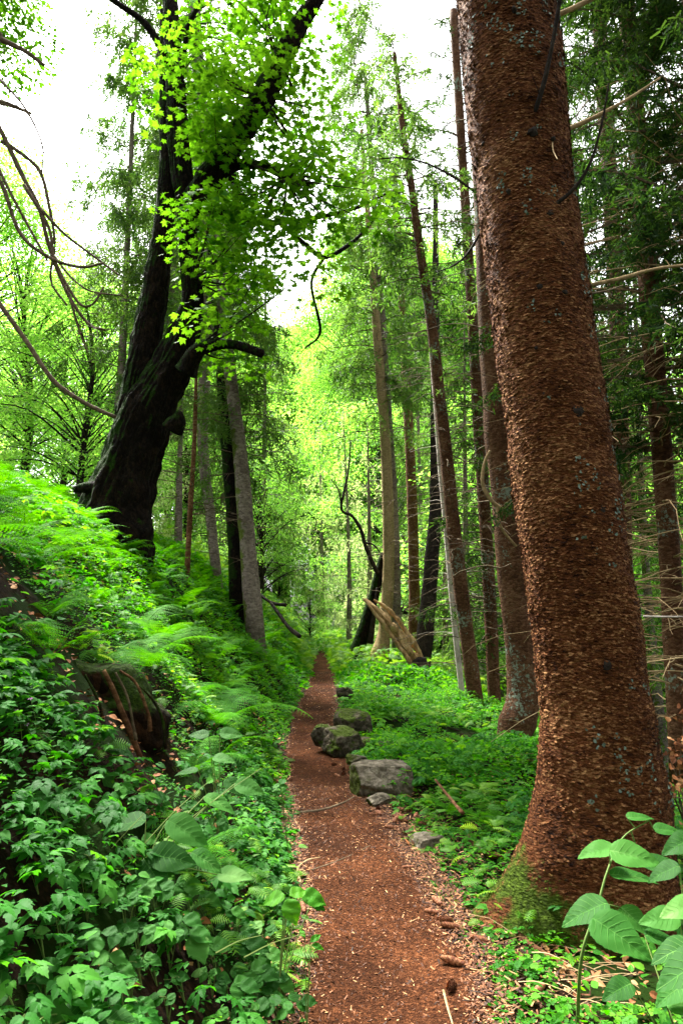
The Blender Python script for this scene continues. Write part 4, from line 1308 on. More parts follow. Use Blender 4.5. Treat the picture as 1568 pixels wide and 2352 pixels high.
# ------------------------------------------------------------------ trees further off
LT = [leafy_tree_meshes(100, 9, 3.4, .12, 80, 300, .12), leafy_tree_meshes(101, 11, 3.6, .1, 95, 300, .13, lean=1.0), leafy_tree_meshes(102, 7, 3.0, .06, 64, 300, .11, lean=-.7)]
SP = [spruce_meshes(200, 17, 2.6, .1, 105, 1.0), spruce_meshes(201, 20, 2.9, .22, 100, 1.2, .12), spruce_meshes(202, 15, 2.4, .05, 95, .9, .1)]
PS = [spruce_meshes(203, 12, 2.4, .02, 44, 1.5, .13, .55, lmat='lit_spruce'), spruce_meshes(204, 10, 2.2, .0, 40, 1.3, .12, .55, lmat='lit_spruce')]
TT = [leafy_tree_meshes(110, 21, 5.2, .38, 230, 260, .15), leafy_tree_meshes(111, 24, 5.6, .3, 240, 240, .16, lean=1.5)]
rs = np.random.RandomState(7)
bgt = [
    ('T', 0, 640, 80, 1.5, None), ('T', 1, 740, 92, 1.7, None), ('T', 0, 830, 82, 1.5, None), ('L', 1, 740, 52, 1.2, None), ('T', 1, 905, 48, 1.35, None), ('T', 0, 540, 62, 1.2, None), ('T', 1, 990, 56, 1.5, None), ('T', 0, 1070, 48, 1.4, None), ('T', 0, 840, 62, 1.5, None), ('T', 1, 950, 70, 1.7, None), ('T', 0, 660, 72, 1.5, None), ('T', 1, 480, 55, 1.0, None), ('T', 0, 1230, 46, 1.1, None), ('T', 1, 1420, 44, 1.1, None), ('T', 0, 1560, 40, 1.0, None),  # type, variant, u, Y, scale, label
    ('L', 0, 60, 22, 1.0, 'light green leafy tree on the upper left bank'), ('L', 2, 190, 18, .9, 'bright bushy leafy tree left of the maple trunk'),
    ('L', 1, -80, 20, 1.0, None), ('L', 0, 150, 30, 1.15, None), ('L', 2, 270, 27, 1.1, None), ('L', 1, 20, 34, 1.2, None), ('L', 2, 330, 36, 1.3, None),
    
    ('L', 2, 640, 48, 1.0, None), ('L', 0, 560, 42, 1.1, None), ('L', 2, 850, 40, 1.1, None), ('L', 1, 930, 34, 1.2, None), ('L', 0, 1000, 38, 1.3, None),
    ('L', 2, 1080, 28, 1.4, None), ('L', 1, 1150, 36, 1.6, None), ('L', 0, 1250, 24, 1.4, None), ('L', 2, 1400, 22, 1.5, None), ('L', 1, 1500, 26, 1.6, None),
    ('L', 0, 1600, 20, 1.3, None), ('L', 1, 440, 27, .8, None), ('L', 2, 1340, 34, 1.7, None), ('L', 0, 1560, 36, 1.7, None),
    ('L', 2, 600, 19, .62, 'small leafy tree with drooping tiers right of the grey trunk'), ('L', 2, 712, 27, .38, 'small round pale leafed sapling left of the path end'),
     ('S', 0, 602, 20, .72, 'spruce with hanging grey green drapes left of the path gap'), ('S', 2, 515, 25, .85, None),
    ('S', 1, 340, 21, .95, 'tall draped spruce behind the maple'), ('S', 0, 1010, 24, .8, None), ('S', 2, 1060, 19, .75, 'dense grey green spruce behind the slender spruce'),
    ('S', 1, 960, 30, .9, None), ('S', 0, 1130, 26, .9, None), ('S', 2, 1200, 20, .9, None), ('S', 1, 1330, 17, .9, None), ('S', 0, 1480, 16, .9, None), ('S', 2, 1620, 14, .9, None),
    ('L', 0, 530, 27, 1.2, None), ('L', 0, 860, 46, 1.2, None), ('L', 2, 600, 48, 1.3, None), ('L', 1, 980, 48, 2.0, None), ('S', 1, 270, 17, .85, 'spruce with long drapes left of the maple stems'),  ('L', 0, 400, 38, 1.6, None), ('L', 1, 200, 42, 1.5, None), ('L', 2, 1100, 44, 2.0, None), ('L', 0, 1320, 44, 2.1, None), ('S', 0, 480, 30, .95, None),
    ('P', 0, 800, 27, .8, 'pale drooping spruce right of the path end'), ('P', 1, 845, 23, .8, 'pale drooping spruce behind the crooked tree'), ('P', 1, 420, 17, .7, 'pale hanging spruce glimpsed right of the maple foot'),
    ('P', 0, 740, 38, 1.0, 'pale spruce closing the view beyond the path'),
]
GL = {'T': ('leafy_tree', TT, 'tall lime crowned tree rising at the back of the wood', 'tall trees at the back of the wood'), 'L': ('leafy_tree', LT, 'lime green leafy tree in the wood beyond the near trunks', 'leafy trees in the wood behind'),
      'S': ('spruce_tree', SP, 'grey green draped spruce in the wood beyond the near trunks', 'spruces in the wood behind'),
      'P': ('spruce_tree', PS, None, None)}
for ty, vi, u, Y, s_, lab in bgt:
    x = (u - CU) / F * Y / math.cos(PITCH) * 1.02
    nm, MS, gl_, gr = GL[ty]
    place_tree(nm, MS[vi], (x, Y, float(H(x, Y)) - .05), rs.uniform(0, 6.3), (s_ * rs.uniform(.92, 1.08), s_ * rs.uniform(.92, 1.08), s_), lab or gl_, 'tree', None if lab else gr)

# trees round and behind the camera: they shade the near path
for k, (x, y, vi, s_) in enumerate([(-3.5, -4.5, 0, .9), (2.6, -3.2, 1, .85), (5.5, 0.5, 2, .9), (-6.5, -1, 1, .9), (.5, -8, 0, .9), (6, -6, 2, .9), (-1.5, -13, 1, .9), (8, 4, 0, .9)]):
    place_tree('spruce_tree', SP[vi], (x, y, float(H(x, y)) - .05), rs.uniform(0, 6.3), s_, 'tall spruce standing out of sight around the near end of the path', 'tree', 'spruces behind the viewpoint')

# wooded slopes closing the view: leaf masses only
g = Geo(); rs = np.random.RandomState(17)
N = 60000
a = rs.uniform(-1.0, 1.0, N); r_ = rs.uniform(48, 75, N)
x = np.sin(a) * r_; y = np.cos(a) * r_
gz = H(x, y)
top = 13 + 7 * fbm(a * 7, 0, 0, 3, 4) - a * 6
z = gz + rs.rand(N) ** .8 * top
P = np.stack([x, y, z], -1)
k = fbm(x * .18, y * .18, z * .25, 3, 12) > -.12
P = P[k]; N = len(P)
g.inst(SIMPLE, P, rframes(N, rs, .7), rs.uniform(.35, .8, N))
tag(g.build('distant_woods', M['far_leaf']), 'hazy mass of leaves on the far slopes', 'woods', kind='stuff')

# ------------------------------------------------------------------ undergrowth


def in_view(P, m=160, mv=200):
    u, v, d = project(P)
    return (d > .3) & (u > -m) & (u < 1568 + m) & (v > -mv) & (v < 2352 + mv)


def on_path(x, y, pad=0.0):
    w = path_w(y) + pad
    e_ = 1 + .25 * fbm(y * 1.3, np.sign(x - path_x(y)) * 7, 0, 3, 33)
    return np.abs(x - path_x(y)) < w * e_


def scatter_xy(n, y0, y1, rs, ux=.62, pw=1.0):
    y = y0 + (y1 - y0) * rs.rand(n) ** pw
    x = rs.uniform(-ux, ux, n) * y
    keep = rs.rand(n) < 1
    return x[keep], y[keep]


hero_xy = np.array([HQ[10][0], HQ[10][1]])
cover_area = lambda x, y: np.ones_like(x)


def area_scatter(n, y0, y1, rs, ux=.62):
    """uniform in area inside the view wedge"""
    y = np.sqrt(rs.uniform(y0 ** 2, y1 ** 2, n))
    x = rs.uniform(-ux, ux, n) * y
    return x, y


def cover(name_geo, T, n, y0, y1, s0, s1, hmin, hmax, rs, side=0, thin=.0, pad=.04, nseed=1, tilt=.4, thr=-.25, nsc=1.3, lean=0.0):
    x, y = area_scatter(n, y0, y1, rs)
    d = x - path_x(y)
    k = ~on_path(x, y, pad)
    k &= np.hypot(x - hero_xy[0], y - hero_xy[1]) > .44
    k &= ~((x / y < -.36) & (y < 2.5) & (rs.rand(n) < .12))
    if side < 0:
        k &= ~((y > 3.5) & (d < -.75) & (rs.rand(n) < .68) & (s1 > .031))
    k &= ~((np.abs(y - 4.0) < .36) & (x < -.95) & (x > -2.1) & (rs.rand(n) < .93))
    if side < 0: k &= d < 0
    if side > 0: k &= d > 0
    nz = fbm(x * nsc, y * nsc, 0, 3, nseed)
    k &= nz > thr
    x, y, nz = x[k], y[k], nz[k]
    N = len(x)
    edge_ = np.clip((np.abs(x - path_x(y)) - path_w(y)) / .45, .12, 1)
    hgt = (hmin + (hmax - hmin) * np.clip(nz * 1.2 + .5, 0, 1) * rs.uniform(.35, 1, N) ** .6) * edge_
    z = H(x, y) + hgt
    P = np.stack([x, y, z], -1)
    k = in_view(P)
    P = P[k]; N = len(P)
    name_geo.inst(T, P, rframes(N, rs, tilt), rs.uniform(s0, s1, N))
    return P


rs = np.random.RandomState(31)
g = Geo()
# small mixed leaves close by
cover(g, OVATE, 42000, 1.0, 6.5, .02, .05, .03, .2, rs, -1, nseed=3, thr=-.05, tilt=.24, pad=-.03, nsc=2.2)
cover(g, COMP, 7500, 1.0, 6.5, .05, .12, .06, .28, rs, -1, nseed=8, thr=-.12, tilt=.22, nsc=1.6)
cover(g, COMP, 2600, 2.0, 7.5, .06, .11, .06, .24, rs, 1, nseed=9, thr=.0, tilt=.2, pad=.1)
cover(g, TOOTH, 6500, 1.0, 6.5, .035, .075, .08, .28, rs, -1, nseed=18, thr=-.05, tilt=.25)
cover(g, SIMPLE, 36000, 1.2, 8, .012, .03, .01, .16, rs, -1, nseed=5, thr=-.3, tilt=.3)
g.build('undergrowth', M['herb'])
tag(bpy.data.objects['undergrowth'], 'mixed low leafy herbs covering the left bank', 'herbs', kind='stuff')
g = Geo()
cover(g, MINI, 9000, 1.4, 9, .05, .12, .05, .24, rs, -1, nseed=61, thr=.05, tilt=.25, nsc=1.5, pad=-.02)
cover(g, MINI, 7000, 3.0, 12, .06, .13, .05, .24, rs, 1, nseed=62, thr=-.05, tilt=.25, nsc=1.5)
cover(g, SIMPLE, 9000, 1.2, 6, .012, .03, .02, .22, rs, -1, nseed=61, thr=.1, tilt=.3, nsc=1.5)
x = rs.uniform(-5, 4, 26000); y = rs.uniform(17, 44, 26000)  # pale herbs added around the path end so the ground looks lit
k = ~on_path(x, y, 0) | (y > 27); x, y = x[k], y[k]
P = np.stack([x, y, H(x, y) + rs.rand(len(x)) ** 1.5 * .6], -1); g.inst(MINI, P, rframes(len(x), rs, .5), rs.uniform(.12, .28, len(x)))
g.build('light_herbs', M['yellow_herb'])
tag(bpy.data.objects['light_herbs'], 'yellow green feathery low herbs scattered through the undergrowth', 'herbs', kind='stuff')
g = Geo()
cover(g, SORREL, 30000, 1.6, 7.5, .018, .036, .01, .12, rs, 1, nseed=14, thr=-.16, pad=.02, tilt=.3, nsc=1.8)
cover(g, OVATE, 5000, 1.6, 7.5, .03, .055, .02, .16, rs, 1, nseed=24, thr=0.0, pad=.12, tilt=.4)
g.build('clover_patch', M['cover'])
tag(bpy.data.objects['clover_patch'], 'low wood sorrel carpet between path and trunk', 'ground cover', kind='stuff')
g = Geo()
cover(g, SIMPLE, 150000, 6.0, 15, .025, .065, .02, .30, rs, 0, nseed=15, thr=-.18, tilt=.35, nsc=2.0)
cover(g, COMP, 9000, 6.0, 13, .07, .13, .1, .36, rs, 0, nseed=19, thr=-.1, tilt=.25, nsc=1.2)
cover(g, SIMPLE, 240000, 14, 45, .07, .16, .03, .45, rs, 0, nseed=16, thr=-.45, tilt=.6, nsc=.6, pad=-.02)
# beyond the crest of the path
x = rs.uniform(-5, 3.5, 9000); y = rs.uniform(25.5, 46, 9000)
P = np.stack([x, y, H(x, y) + rs.rand(9000) * .5], -1); g.inst(SIMPLE, P, rframes(9000, rs, .6), rs.uniform(.08, .2, 9000))
g.build('ground_cover', M['cover'])
tag(bpy.data.objects['ground_cover'], 'bright green low plants carpeting both sides of the far path', 'ground cover', kind='stuff')

# ------------------------------------------------------------------ ferns
FR = []
for k in range(6):
    g = Geo(); r2 = np.random.RandomState(300 + k)
    frond_geo(300 + k, 1.0, .2 + .03 * r2.rand(), 26, .45 + .4 * r2.rand(), .6 + .35 * r2.rand(), g)
    FR.append(g.mesh('frond', M['fern']))
FP = []
for k in range(5):
    g = Geo(); r2 = np.random.RandomState(320 + k)
    nf = 8
    for q in range(nf):
        frond_geo(400 + k * 10 + q, r2.uniform(.8, 1.1), .22, 20, .4 + .5 * r2.rand(), .55 + .5 * r2.rand(), g, q * 6.283 / nf + r2.normal(0, .25), fine=False)
    FP.append(g.mesh('fern', M['fern']))
rs = np.random.RandomState(41)
logp = at(170, 1600, 4.2)
placed = []


def try_fern(x, y, size, near, label, group, nf=8):
    P = np.array([x, y, float(H(x, y))])
    u, v, d = project(P[None])
    u, v = u[0], v[0]
    if not (-200 < u < 1750 and v < 2500):
        return False
    for q in placed:
        if math.hypot(q[0] - x, q[1] - y) < (q[2] + size) * .36:
            return False
    if near:
        e = empty('fern', P); tag(e, label, 'fern', group)
        a0 = rs.rand() * 6.28
        for q in range(nf):
            o = bpy.data.objects.new('frond', FR[rs.randint(6)]); COL.objects.link(o); o.parent = e
            o.rotation_euler = (rs.normal(0, .12), rs.normal(0, .15), a0 + q * 6.283 / nf + rs.normal(0, .3))
            s_ = size * rs.uniform(.75, 1.15); o.scale = (s_, s_, s_)
    else:
        o = bpy.data.objects.new('fern', FP[rs.randint(5)]); COL.objects.link(o)
        o.location = P; o.rotation_euler = (rs.normal(0, .12), rs.normal(0, .15) , rs.rand() * 6.28)
        o.scale = (size * rs.uniform(.85, 1.15),) * 3
        tag(o, label, 'fern', group)
    placed.append((x, y, size))
    return True


# the special ones first
for u, v, Y, s_, lab in ((245, 1370, 4.9, .75, 'broad upright fern fanning out above the rotten log'), (395, 1860, 3.15, .55, 'yellow green fern arching over the big leaves at lower left'),
                         (500, 1480, 5.6, .6, 'feathery fern halfway down the bank beside the sticks'), (1030, 1720, 6.9, .45, 'small fern in the greenery left of the curved trunk'),
                         (1130, 1900, 5.2, .4, 'small pale fern just left of the massive trunk root'), (60, 1150, 5.6, .8, 'tall fern at the left edge high on the bank'), (90, 1480, 4.75, .75, 'wide fern drooping over the left part of the rotten log'), (330, 1560, 4.9, .7, 'drooping fern over the broken end of the rotten log'), (170, 1320, 5.6, .9, 'largest arching fern in the middle of the bank'), (330, 1400, 5.4, .85, 'arching fern right of the broad upright one'), (60, 1340, 5.0, .85, 'big fern at the left edge above the rotten log'), (430, 1440, 5.9, .8, 'large low fern in the centre of the slope'),
                         (450, 1670, 4.8, .5, 'fern with flat fronds near the path edge')):
    p = at(u, v, Y); try_fern(p[0], p[1], s_, True, lab, None)
n1 = n2 = 0
for it in range(6000):
    if n1 >= 105: break
    y = rs.uniform(3.0, 7.5); x = rs.uniform(-.6, .3) * y
    d = x - path_x(y)
    if d > -.95: continue
    if y < 5.0 and x < -.6 and x / y > -.56 and float(H(x, y)) < 1.25: continue
    if try_fern(x, y, rs.uniform(.55, .95), True, 'bright green fern on the near left bank', 'ferns on the near left bank', 7): n1 += 1
for it in range(9000):
    if n2 >= 230: break
    y = rs.uniform(6.5, 20); x = rs.uniform(-.62, .1) * y
    d = x - path_x(y)
    if d > -.9: continue
    if try_fern(x, y, rs.uniform(.45, .7), False, 'bright green fern higher up on the left bank', 'ferns on the upper left bank'): n2 += 1
for u, v, Y, s_ in ((200, 1230, 8.6, .6), (270, 1240, 8.8, .6), (340, 1260, 9.0, .6), (400, 1280, 9.3, .6), (160, 1180, 8.8, .6), (450, 1300, 10, .6)):
    p = at(u, v, Y); try_fern(p[0], p[1], s_, False, 'lush fern hiding the foot of the maple', 'ferns at the maple foot')
n3 = 0
for it in range(4000):
    if n3 >= 60: break
    y = rs.uniform(4.8, 13); x = rs.uniform(.02, .5) * y
    d = x - path_x(y)
    if d < .6 or d > 3.6 or math.hypot(x - hero_xy[0], y - hero_xy[1]) < 1.0: continue
    if try_fern(x, y, rs.uniform(.25, .42), False, 'low fern among the greenery right of the path', 'ferns right of the path'): n3 += 1

# ------------------------------------------------------------------ individual broad leaved plants


def leaf_obj(T, g, P, n, d, s, r=.5):
    g.inst(T, np.array([P]), frames(np.array([n], float), np.array([d], float)), np.array([s]), r=np.array([r]))


def fine_leaf(T_pts, cup, fold, wav=.02, seed=0, n=9):
    """denser leaf with veins: grid across the half outline"""
    pts = np.array(T_pts, float)
    m = len(pts); k = 5
    V, F4 = [], []
    t = np.linspace(-1, 1, 2 * k + 1)
    for i, (w, y) in enumerate(pts):
        for tt in t:
            a = abs(tt)
            vein = .006 * math.cos((y * 1.0 - a * w * .9) * 50)
            z = -cup * y * y + fold * a * w - .25 * a * a * w * w + vein * (a > .05) * (1 - a * .4) + wav * math.sin(y * 14 + tt * 3 + seed)
            V.append((w * tt, y, z))
    W = 2 * k + 1
    for i in range(m - 1):
        for j in range(W - 1):
            a = i * W + j
            F4.append((a, a + 1, a + W + 1, a + W))
    return np.array(V), None, np.array(F4)


def dense_outline(fn, n=40):
    return [fn(i / (n - 1)) for i in range(n)]


def heart_fn(t):
    a = t * math.pi
    w = .52 * math.sin(a) ** .75 * (1 - .25 * t) + .012 * math.sin(t * 95)
    return (max(w, .006), -.0 + t)




def heart2_pts():
    out = []
    for i in range(44):
        t = i / 43
        w = .45 * (math.sin(min(t * 3.1, 1.57)) ** .8) * (1 - t ** 1.6) ** .85 + .02 * ((t * 17) % 1 - .5) * (t > .05) * (t < .95)
        out.append((max(w, .004), t))
    return out


_h2 = fine_leaf(heart2_pts(), .22, .22, .006)
# pull the basal lobes back to form the heart notch
_V = _h2[0].copy(); _V[:, 1] -= .28 * np.abs(_V[:, 0]) ** 1.1 * np.exp(-_V[:, 1] * 3.2) / .5 * 1.2
HEART2 = (_V, None, _h2[2])


def vein_template(T, rows, k=5):
    V0 = T[0]; W = 2 * k + 1
    V, F4 = [], []

    def strip(idx, w):
        P = np.array([V0[a] for a in idx]) + [0, 0, .004]
        d = unit(np.gradient(P, axis=0)); sd = unit(np.cross(d, [0, 0, 1.0]))
        ww = np.linspace(w, w * .3, len(P))[:, None]
        b = len(V)
        for a, c in zip(P - sd * ww, P + sd * ww):
            V.append(a.tolist()); V.append(c.tolist())
        for j in range(len(P) - 1):
            F4.append((b + 2 * j, b + 2 * j + 1, b + 2 * j + 3, b + 2 * j + 2))
    strip([i * W + k for i in range(0, rows - 1, 3)], .011)
    for i0 in range(2, rows - 12, 5):
        for sg in (-1, 1):
            strip([(i0 + 2 * j) * W + k + sg * j for j in range(k + 1)], .006)
    return np.array(V), None, np.array(F4)


VEIN2 = vein_template(HEART2, 44)
LANCE = fine_leaf([(max(.24 * math.sin(math.pi * (i / 35) ** .85) + .01 * math.sin(i * 2.4), .004), i / 35) for i in range(36)], .35, .3)


def tooth_pts(n=46):
    out = []
    for i in range(n):
        t = i / (n - 1)
        w = .4 * math.sin(math.pi * t ** .8) ** .9
        w += .045 * ((t * 9) % 1 - .5) * (t > .08) * (t < .97)
        out.append((max(w, .004), t))
    return out


TOOTHF = fine_leaf(tooth_pts(), .3, .22)
M['big_leaf'] = leaf_mat('big_leaf', [(.1, (.012, .06, .006)), (.55, (.02, .095, .009)), (.95, (.045, .15, .02)), (1.1, (.1, .22, .05))],
                         [(.1, (.03, .2, .0)), (.6, (.06, .3, .01)), (1, (.14, .42, .02))], .3, rough=.65, spec=.1, patch=3)


def plant(name, label, cat, root_uvY, leaves, T, mat='big_leaf', group=None, stemw=.004, to_cam=.35, main=None):
    """leaves: (u, v, dY, size px, heading deg in picture [0 = up, 90 = right], tilt to viewer)"""
    r0 = at(*root_uvY)
    gz_ = float(H(r0[0], r0[1]))
    root = np.array([r0[0], r0[1], gz_])
    e = empty(name, root); tag(e, label, cat, group)
    g = Geo()
    if main is not None:
        Pm = np.array([root] + [at(u, v, root_uvY[2] + dy) for u, v, dy in main]); Qm = catmull(Pm, 6)
        tube(g, Qm, np.linspace(stemw * 1.8, stemw * .6, len(Qm)), 6, r=.3, cap=False)
    for (u, v, dY, sp, hd, tl) in leaves:
        P = at(u, v, root_uvY[2] + dY)
        s_ = px2r(P, sp) * 1.8
        a = math.radians(hd)
        d = np.array([math.sin(a), -.15, math.cos(a)]) * 1.0
        tocam = unit(CAM - P)
        n = unit(np.array([0, 0, 1.0]) * (1 - tl) + tocam * tl + np.random.RandomState(int(u + v)).normal(0, .08, 3))
        gl = Geo(); leaf_obj(T, gl, P, n, d, s_, np.random.RandomState(int(u * v) % 999).rand())
        if T is HEART2:
            leaf_obj(VEIN2, gl, P, n, d, s_, 1.0)
        gl.build('leaf', M[mat], e, smooth=True)
        src = root if main is None else Qm[int(np.argmin(np.linalg.norm(Qm - P + np.array([0, 0, .02]), axis=1)))]
        mid = (src + P) / 2 + (np.array([0, 0, .0]) if main is not None else np.array([0, 0, .03]))
        Qs = catmull([src, mid, P], 4); tube(g, Qs, np.linspace(stemw * .8, stemw * .5, len(Qs)), 5, r=.6, cap=False)
    g.build('stem', M['stem'], e, smooth=True)
    return e


# right foreground plant with big heart shaped leaves
plant('broad_leaf_plant', 'tall plant with large heart shaped leaves before the massive trunk', 'plant', (1320, 2290, 2.75),
      [(1412, 1947, .1, 100, -82, .1), (1440, 1880, .15, 70, 20, .2), (1400, 1955, .0, 120, 118, .35), (1400, 2010, .05, 115, 108, .05), (1395, 2075, -.1, 130, -88, .35),
       (1425, 2085, .0, 90, 155, .4), (1360, 2110, -.15, 150, 140, .5), (1475, 1985, .15, 110, 100, .3), (1500, 1905, .2, 70, 100, .3)],
      HEART2, main=[(1335, 2200, -.1), (1370, 2090, -.05), (1395, 2000, 0), (1430, 1925, .1), (1490, 1885, .15)])
plant('broad_leaf_plant', 'big leaves cut by the right edge at the bottom corner', 'plant', (1600, 2330, 2.2),
      [(1600, 2170, 0, 130, -88, .25), (1650, 2200, -.2, 180, -80, .4), (1575, 2260, -.1, 100, -120, .4), (1610, 2080, .2, 110, -85, .2), (1560, 1990, .4, 90, -60, .4), (1450, 2260, .05, 90, -115, .5), (1480, 2150, .3, 90, 100, .3), (1600, 1925, .4, 100, -100, .3), (1530, 2310, -.1, 90, 90, .4), (1560, 2110, .3, 100, -70, .5)],
      HEART2)
# left foreground
plant('broad_leaf_plant', 'cluster of large pale serrated leaves on the near left bank', 'plant', (330, 1990, 2.9),
      [(335, 1885, .1, 125, -75, .35), (240, 1900, .1, 110, -85, .3), (385, 1885, .1, 125, 110, .5), (345, 1965, -.1, 120, 80, .55), (215, 1870, .2, 110, 60, .3), (540, 1800, .4, 80, 100, .4), (470, 1830, .3, 90, 100, .3),
       (330, 1975, -.1, 110, 150, .5), (440, 1960, 0, 90, 110, .35), (500, 2010, .1, 90, 70, .3)], HEART2)
plant('broad_leaf_plant', 'pair of rounded leaves standing up near the fern and path', 'plant', (505, 1760, 4.1),
      [(480, 1690, .1, 55, -60, .4), (505, 1685, .1, 60, 70, .5), (490, 1740, 0, 60, 100, .3), (455, 1770, -.1, 60, -80, .3), (520, 1790, -.2, 60, 140, .5)], HEART2)
plant('broad_leaf_plant', 'bright leaf whorl reaching over the path edge', 'plant', (640, 2095, 2.95),
      [(655, 2060, .05, 60, -80, .4), (660, 2065, 0, 62, 160, .6), (665, 2058, .05, 50, 30, .4), (690, 2055, .1, 68, 95, .45), (715, 2075, .1, 38, 120, .3)], TOOTHF, 'cover')
plant('broad_leaf_plant', 'small light sprout standing on the path margin', 'plant', (705, 2185, 2.75),
      [(700, 2155, 0, 26, -15, .7), (712, 2165, 0, 36, 35, .6), (715, 2170, 0, 34, 110, .5)], LANCE, 'cover', stemw=.002)
plant('broad_leaf_plant', 'large leaves of a low plant under the rotten log', 'plant', (180, 1790, 3.4),
      [(200, 1715, .2, 70, -70, .3), (240, 1715, .1, 80, 95, .3), (200, 1770, 0, 90, 110, .45), (175, 1690, .2, 60, -80, .2), (150, 1760, 0, 60, -100, .3)], HEART2)
plant('broad_leaf_plant', 'blurred large leaves in the bottom left corner', 'plant', (40, 2420, 1.75),
      [(20, 2290, 0, 150, -60, .5), (60, 2330, .1, 170, 80, .5), (140, 2330, .15, 130, 60, .4), (230, 2340, .2, 120, 95, .4), (-40, 2280, 0, 120, 20, .6)], HEART2)


def compound(label, spots, grp, T=TOOTHF, Y0=2.2, root=(380, 2300)):
    """plants with leaves of toothed leaflets; each spot (u, v, size px, heading)"""
    for (u, v, sp, hd, Y) in spots:
        lv = [(u, v, 0, sp, hd, .45)]
        a = math.radians(hd)
        for k_, (back, da) in enumerate(((.25, 62), (.25, -62), (.95, 55), (.95, -55))):
            bx, by = -math.sin(a) * sp * back, math.cos(a) * sp * back * .6
            lv.append((u + bx, v + by, 0, sp * (.85 if k_ < 2 else .7), hd + da, .4))
        plant('toothed_leaf_plant', label, 'plant', (u + 20, v + 110, Y + .12), lv, T, 'big_leaf', grp, .0025)


rs = np.random.RandomState(3)
sp_ = []
for (u, v, s_, hd) in [(215, 2155, 62, -110), (300, 2140, 58, -80), (265, 2230, 70, 170), (440, 2150, 78, 165), (370, 2140, 52, -60), (560, 2160, 70, 95), (480, 2170, 60, 60), (420, 2030, 60, 95), (340, 2040, 62, -85), (270, 2060, 50, -90),
                       (180, 2010, 46, -80), (590, 2230, 60, 100), (640, 2250, 50, 120), (530, 2090, 46, 80), (610, 2190, 50, 90), (690, 2300, 44, 60), (620, 2310, 50, -60), (550, 2260, 56, 100), (470, 2060, 50, 90), (380, 1990, 55, 60), (120, 2100, 50, -70), (90, 2230, 60, 30)]:
    sp_.append((u, v, s_, hd, float(np.clip(ground_hit(u, v + 60) - .15, 1.6, 3.2))))
compound('toothed compound leaves of a knee high herb at the lower left', sp_, 'toothed herbs at the lower left')
rs = np.random.RandomState(4)
sp_ = []
for k in range(46):
    u = rs.uniform(60, 660); v = rs.uniform(1780, 2330)
    sp_.append((u, v, rs.uniform(26, 46), rs.uniform(-110, 110), float(np.clip(ground_hit(u, v + 40) - .12, 1.6, 4.5))))
compound('small toothed herb in the leafy tangle beside the path', sp_, 'small toothed herbs left of the path')

# grass stems and straws
for k, (pts, Y, lab) in enumerate([([(590, 1960), (660, 1900), (760, 1790)], 0, None)]):
    pass
g = Geo()
for (u0, v0, u1, v1, Y) in [(318, 1955, 480, 1795, 3.0), (340, 1962, 600, 1765, 3.1), (495, 2190, 605, 2148, 2.5), (560, 2200, 700, 2145, 2.6), (60, 1760, 105, 1670, 3.6), (180, 2050, 330, 1870, 2.8)]:
    Q = catmull([at(u0, v0, Y), at((u0 + u1) / 2 - 3, (v0 + v1) / 2 - 6, Y + .05), at(u1, v1, Y + .12)], 5)
    tube(g, Q, np.linspace(.0028, .001, len(Q)), 4, r=.9, cap=False)
tag(g.build('grass_stems', M['stem']), 'thin pale grass stems crossing the left leaves', 'grass', kind='stuff')
g = Geo(); rs = np.random.RandomState(9)
for k in range(60):
    u = rs.uniform(1180, 1480); v = rs.uniform(2130, 2340); Y = ground_hit(u, v)
    p = at(u, v, Y) + [0, 0, .02]
    S = branch_curve(p, rs.uniform(.8, 2.6) + math.pi * (rs.rand() < .5), rs.uniform(.06, .3), rs.uniform(0, .5), .3, 5, rs)
    tube(g, S, np.linspace(.0022, .001, 5), 4, r=rs.rand(), cap=False)
tag(g.build('straws', M['straw']), 'dry straws and needles piled at the trunk foot', 'straw', kind='stuff')

# dry orange leaves on twigs at the right edge
e = empty('beech_sapling', at(1575, 1860, 4.6)); tag(e, 'dead sapling with curled orange leaves at the right edge', 'sapling')
g = Geo(); gl = Geo(); rs = np.random.RandomState(19)
for k in range(16):
    p0 = at(1580, 1900, 4.7); p1 = at(rs.uniform(1525, 1620), rs.uniform(1640, 1860), 4.7 + rs.uniform(-.2, .2))
    Q = catmull([p0, (p0 + p1) / 2 + rs.normal(0, .03, 3), p1], 4); tube(g, Q, np.linspace(.006, .002, len(Q)), 4, cap=False)
    n = 12
    P = p1 + rs.normal(0, .04, (n, 3)); gl.inst(OVATE, P, frames(rs.normal(0, 1, (n, 3)), rs.normal(0, 1, (n, 3)) - [0, 0, .5]), rs.uniform(.03, .055, n))
g.build('trunk', M['twig'], e); gl.build('foliage', M['dry_leaf'], e)

# ------------------------------------------------------------------ litter, cones
rs = np.random.RandomState(51)
CHIP = (np.array([[-.12, 0, 0], [.12, .02, .01], [.1, 1, .03], [-.1, .95, 0]]), None, np.array([[0, 1, 2, 3]]))
FLAKE = (np.array([[-.3, 0, 0], [.3, .1, .06], [.35, .7, .0], [-.2, .8, .1]]), None, np.array([[0, 1, 2, 3]]))


def lay(g, T, n, y0, y1, s0, s1, rs, fn, lift=.006, tilt=.25):
    y = np.sqrt(rs.uniform(y0 ** 2, y1 ** 2, n)); x = path_x(y) + fn(rs, n) * (path_w(y) + .02)
    z = H(x, y) + .012 + rs.rand(n) * lift
    P = np.stack([x, y, z], -1); k = in_view(P); P = P[k]; N = len(P)
    g.inst(T, P, rframes(N, rs, tilt), rs.uniform(s0, s1, N) * rs.uniform(.6, 1.1, N))


